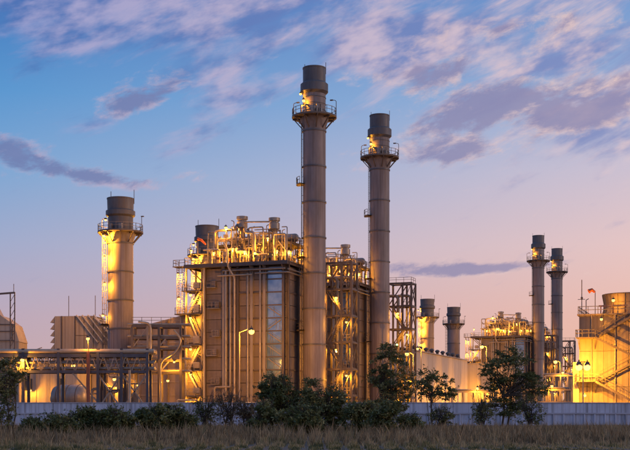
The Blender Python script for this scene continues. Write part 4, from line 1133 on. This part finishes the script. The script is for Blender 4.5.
def make_tree(name, label, cat, loc, H, crown, nclump, nleaf, leaf, m, seed, trunk_r=.14, stems=1, trunk_h=.35, clump_r=.55, group=None, droop=0.0, lean=0.0, shell=.35, flat=1.0, twigs=0):
    """crown: list of (x, y, z, rx, ry, rz) ellipsoids; limbs run from the stem to every leaf clump"""
    r_ = random.Random(seed); nr = np.random.default_rng(seed)
    t = thing(name, label, cat, loc, 0, group)
    tb = MB()
    bases = []
    for s in range(stems):
        a = r_.uniform(0, 6.28); o = Vector((math.cos(a), math.sin(a)*.6, 0)) * (0.0 if stems == 1 else .08*H*r_.uniform(.3, 1))
        top = Vector((lean*H + r_.uniform(-.06, .06)*H, r_.uniform(-.05, .05)*H, trunk_h*H*r_.uniform(.85, 1.15))) + o*1.8
        mid = o.lerp(top, .5) + Vector((r_.uniform(-.03, .03)*H, r_.uniform(-.03, .03)*H, 0))
        tb.path([o, o.lerp(mid, .5), mid, mid.lerp(top, .6), top], trunk_r/math.sqrt(stems), 7, trunk_r*.62/math.sqrt(stems))
        bases.append((mid, top))
    pts_all, tints = [], []
    vol = [e[3]*e[5] for e in crown]
    for k in range(nclump):
        e = r_.choices(crown, vol)[0]
        while True:
            q = Vector((r_.uniform(-1, 1), r_.uniform(-1, 1), r_.uniform(-1, 1)))
            if shell < q.length < 1: break
        c = Vector((e[0]+q.x*e[3], e[1]+q.y*e[4], e[2]+q.z*e[5]))
        if c.z < .12: c.z = .12 + r_.random()*.2
        mid, top = r_.choice(bases)
        st = top if (c.z > top.z*.9 or r_.random() < .4) else mid.lerp(top, max(0, min(1, (c.z-mid.z)/max(.01, top.z-mid.z)*.8)))
        kn = st.lerp(c, .55) + Vector((r_.uniform(-.12, .12), r_.uniform(-.12, .12), r_.uniform(.0, .16))) * (c-st).length
        kn2 = kn.lerp(c, .55) + Vector((0, 0, .05*(c-st).length))
        rb = trunk_r*.26*r_.uniform(.6, 1.1)
        tb.path([st, st.lerp(kn, .6), kn, kn2, c], rb, 5, .012)
        n = int(nleaf*r_.uniform(.45, 1.5)); cr_ = clump_r*r_.uniform(.55, 1.35)
        # leaves strung along twigs that leave the clump
        nt_ = max(3, n//9)
        dirs = nr.normal(size=(nt_, 3)); dirs[:, 2] = dirs[:, 2]*.6*flat + .12 - droop; dirs /= np.linalg.norm(dirs, axis=1)[:, None]
        tl = cr_*nr.uniform(.5, 1.35, nt_)
        ti = nr.integers(0, nt_, n); f = nr.uniform(.12, 1.0, n)**.7
        pp = np.array(c)[None] + dirs[ti]*(tl[ti]*f)[:, None] + nr.normal(0, .06*cr_+.015, (n, 3))
        for j in range(0, nt_, 2):
            tb.path([c, c + Vector(dirs[j])*float(tl[j])], .016, 3, .006)
        pts_all.append(pp); tints.append(np.full(n, r_.uniform(.02, 1.0)))
    pts = np.concatenate(pts_all); tn = np.concatenate(tints)
    ok = pts[:, 2] > .03; pts, tn = pts[ok], tn[ok]
    for k in range(twigs):
        mid, top = r_.choice(bases); e = r_.choice(crown)
        a = r_.uniform(0, 6.28); q = Vector((e[0]+math.cos(a)*e[3]*r_.uniform(.3, 1.0), e[1]+math.sin(a)*e[4]*.8, e[2]+e[5]*r_.uniform(.7, 1.5)))
        kn = mid.lerp(q, .6) + Vector((r_.uniform(-.1, .1), r_.uniform(-.1, .1), .05))*H*.4
        tb.path([mid, kn, kn.lerp(q, .6)+Vector((0, 0, .04*H)), q], .022, 4, .007)
        for w in range(3):
            b0 = kn.lerp(q, r_.uniform(.1, .9)); tb.path([b0, b0+Vector((r_.uniform(-.35, .35), r_.uniform(-.3, .3), r_.uniform(.1, .4)))], .010, 3, .004)
    tb.build('trunk', 'bark', t)
    place('crown', leaves_mesh('crown', pts, leaf, m, seed=seed+100, tint=tn), t)
    return t

def tree_at(px, d): return (P(px, 0, d).x, d, 0)
# tall young tree at the left edge
make_tree('young_tree', 'dense leafy young tree at the left edge in front of the wall', 'tree', tree_at(8, 90), 6.9,
          [(-.4, 0, 2.2, 1.1, 1.1, 1.9), (-.2, 0, 4.1, .9, .9, 1.8), (.7, 0, 5.0, .75, .7, 1.0), (-1.0, 0, 4.6, .8, .8, 1.3)], 80, 70, .19, 'leaf_mid', 21, .11, 3, .45, .55)
# tree with an umbrella crown on the right
make_tree('umbrella_tree', 'broad dark crowned tree in front of the distant boiler', 'tree', tree_at(506, 118), 8.4,
          [(.4, 0, 6.0, 2.7, 2.2, 1.4), (-1.2, 0, 5.6, 1.7, 1.6, 1.0), (2.6, 0, 4.4, 1.9, 1.5, .9), (.2, 0, 7.3, 1.5, 1.3, .9), (-1.0, 0, 4.2, 1.6, 1.4, .7), (1.5, 0, 3.0, 1.8, 1.3, .8), (-.6, 0, 2.9, 1.2, 1.0, .7), (3.4, 0, 3.6, 1.0, 1.0, .6), (.4, 0, 1.8, 1.9, 1.2, .7), (-1.8, 0, 2.4, 1.0, .9, .6)],
          140, 104, .20, 'leaf_dark', 33, .17, 2, .36, .62, lean=.02, shell=.3, flat=.7)
# airy tree before the second chimney
make_tree('airy_tree', 'loose airy tree in front of the second tallest chimney', 'tree', tree_at(387, 118), 9.0,
          [(.2, 0, 6.2, 1.9, 1.6, 1.5), (.9, 0, 4.6, 2.3, 1.7, 1.3), (-.9, 0, 5.0, 1.4, 1.2, 1.4), (.0, 0, 7.6, 1.0, .9, .9), (.3, 0, 2.6, 2.0, 1.5, 1.2)],
          135, 82, .21, 'leaf_mid', 47, .12, 2, .38, .55, shell=.3)
make_tree('small_tree', 'small sparse tree with bare lower stems in front of the pale shed', 'tree', tree_at(433, 114), 6.2,
          [(.3, 0, 4.4, 1.7, 1.3, 1.1), (1.1, 0, 3.4, 1.3, 1.1, .9), (-.9, 0, 3.9, 1.0, .9, 1.2), (-.3, 0, 5.4, .7, .7, .6)], 62, 60, .21, 'leaf_mid', 53, .09, 4, .45, .5, shell=.2)
# shrubs: (px, d, top py, half width px, kind, label)
shrubs = [
 (283, 88, 370, 30, 'leaf_dark', 'tall dense rounded bush in front of the blue glazed strip'),
 (325, 87, 377, 27, 'leaf_mid', 'dense dark bush at the foot of the tallest chimney'),
 (357, 85, 397, 22, 'leaf_mid', 'lower dark bush between the tallest chimney and the airy tree'),
 (262, 82, 398, 18, 'leaf_mid', 'small bush at the left foot of the tall rounded bush'),
 (306, 81, 400, 24, 'leaf_mid', 'low green bush in front of the two tall rounded bushes'),
 (385, 82, 400, 20, 'leaf_mid', 'low bush at the foot of the airy tree'),
 (152, 80, 400, 27, 'leaf_dark', 'widest dark green bush in front of the left wall'),
 (118, 79, 402, 24, 'leaf_dark', 'dark green bush left of the widest bush by the wall'),
 (62, 78, 412, 18, 'leaf_mid', 'bright green low bush near the left end of the wall'),
 (90, 80, 405, 22, 'leaf_dark', 'dark low bush between the bright green bush and the wide ones'),
 (182, 81, 405, 18, 'leaf_dark', 'dark bush at the right end of the left hedge clump'),
 (32, 80, 419, 16, 'leaf_mid', 'low bush beside the young tree at the left edge'),
 (410, 86, 413, 14, 'leaf_mid', 'low bush between the airy tree and the small sparse tree'),
]
for i, (px_, d_, py_, hw, m_, lb) in enumerate(shrubs):
    k_ = d_/FPX; H_ = P(0, py_, d_).z; W_ = hw*k_
    rs = random.Random(90+i)
    cr = [(0, 0, H_*.42, W_*.85, W_*.7, H_*.42)]
    for j in range(4): cr.append((rs.uniform(-.6, .6)*W_, rs.uniform(-.3, .3)*W_, H_*rs.uniform(.3, .78), W_*rs.uniform(.35, .6), W_*.5, H_*rs.uniform(.18, .3)))
    make_tree('bush', lb, 'bush', tree_at(px_, d_), H_, cr, int(46 + 24*W_*H_/2), 58, .20, m_, 200+i, .07, 5, .35, .42, 'bushes in front of the wall', shell=.25, twigs=26)
# straggly half-bare shrubs
bare = [(205, 95, 398, 15, 'thin half bare shrub left of the boiler lamp post'), (228, 94, 392, 16, 'twiggy shrub below the boiler street lamp'), (247, 93, 402, 12, 'twiggy dry shrub touching the tall rounded bush'),
        (530, 102, 398, 16, 'straggly shrub at the right foot of the umbrella tree'), (482, 102, 400, 12, 'thin low shrub left of the umbrella tree trunk'), (442, 95, 408, 14, 'dry twigs at the foot of the small sparse tree')]
for i, (px_, d_, py_, hw, lb) in enumerate(bare):
    k_ = d_/FPX; H_ = P(0, py_, d_).z; W_ = hw*k_
    make_tree('straggly_shrub', lb, 'shrub', tree_at(px_, d_), H_, [(0, 0, H_*.55, W_, W_*.7, H_*.45)], 55, 22, .17, 'leaf_dry' if i in (1, 2) else 'leaf_mid', 300+i, .06, 6, .4, .42, 'half bare shrubs in front of the wall', shell=.1, twigs=30)
# clipped hedge seen over the wall
t = make_tree('hedge', 'low green lit hedge just behind the wall before the shed annex', 'hedge', (P(478, 0, 150).x, 150, 0), 3.0, [(0, 0, 1.6, 3.4, .8, 1.4)], 90, 70, .16, 'leaf_mid', 401, .05, 5, .3, .35, shell=.1)
lamp_h = None

# dry grass
def grass():
    n = 540000
    y = 40 + (FD-.4-40)*rng.uniform(0, 1, n)**.72
    hwid = y*(CX/FPX)*1.15 + 7
    x = rng.uniform(-1, 1, n)*hwid
    # tussocks: blades gather round nearby centres, each with its own vigour
    G = .85
    gi, gj = np.round(x/G), np.round(y/G)
    h1 = np.modf(np.abs(np.sin(gi*12.9898+gj*78.233)*43758.5453))[0]; h2 = np.modf(np.abs(np.sin(gi*39.346+gj*11.135)*24634.6345))[0]; h3 = np.modf(np.abs(np.sin(gi*73.156+gj*52.235)*9351.135))[0]
    cxg = (gi+(h1-.5)*.8)*G; cyg = (gj+(h2-.5)*.8)*G
    pull = np.sqrt(rng.uniform(0, .6, n)); x = x*(1-pull)+cxg*pull; y = np.minimum(y*(1-pull)+cyg*pull, FD-.4)
    patch = .5+.25*np.sin(x*.31+y*.13)+.25*np.sin(x*.11-y*.23+2)+.2*np.sin(x*.9+y*.5)
    tus = h3**1.4
    short = np.clip((58-y)/8, 0, 1)       # mown strip nearest the viewer
    h = (.10+.46*tus*pull*(.35+np.clip(patch, 0, 1.2))+.18*np.clip(patch, 0, 1))*rng.uniform(.45, 1.3, n)*(1-.66*short)
    tall = rng.uniform(0, 1, n) < .03; h = np.where(tall, h+rng.uniform(.3, .8, n)*(1-short), h)
    h *= np.clip((FD-y)/45, .28, 1)
    az = rng.uniform(0, 2*np.pi, n); lean = rng.uniform(.05, .55, n)*h
    wd = rng.uniform(.009, .021, n)
    base = np.stack([x, y, np.zeros(n)], 1)
    tip = base + np.stack([np.cos(az)*lean, np.sin(az)*lean, h], 1)
    mid = base + np.stack([np.cos(az)*lean*.28, np.sin(az)*lean*.28, h*.55], 1)
    sd_ = np.stack([np.cos(rng.uniform(-.6, .6, n)), np.sin(rng.uniform(-.6, .6, n)), np.zeros(n)], 1)*wd[:, None]
    v = np.stack([base-sd_, base+sd_, mid+sd_*.8, tip, mid-sd_*.8], 1).reshape(-1, 3)
    me = bpy.data.meshes.new('dry_grass')
    me.vertices.add(n*5); me.vertices.foreach_set('co', v.ravel())
    me.loops.add(n*5); me.loops.foreach_set('vertex_index', np.arange(n*5, dtype=np.int32))
    me.polygons.add(n); me.polygons.foreach_set('loop_start', np.arange(0, n*5, 5, dtype=np.int32)); me.polygons.foreach_set('loop_total', np.full(n, 5, dtype=np.int32))
    tn = np.clip(.08+.30*h1*h3+.24*patch*h2+rng.normal(0, .12, n) + .22*(h2 > .86) + .6*short, 0, 1)
    at = me.attributes.new('tint', 'FLOAT', 'FACE'); at.data.foreach_set('value', tn.astype(np.float32))
    me.update(); me.validate(); me.materials.append(MATS['grass_blade'])
    o = place('dry_grass', me)
    tag(o, 'dry brown tussocky grass filling the foreground below the wall', 'grass', kind='stuff')
grass()
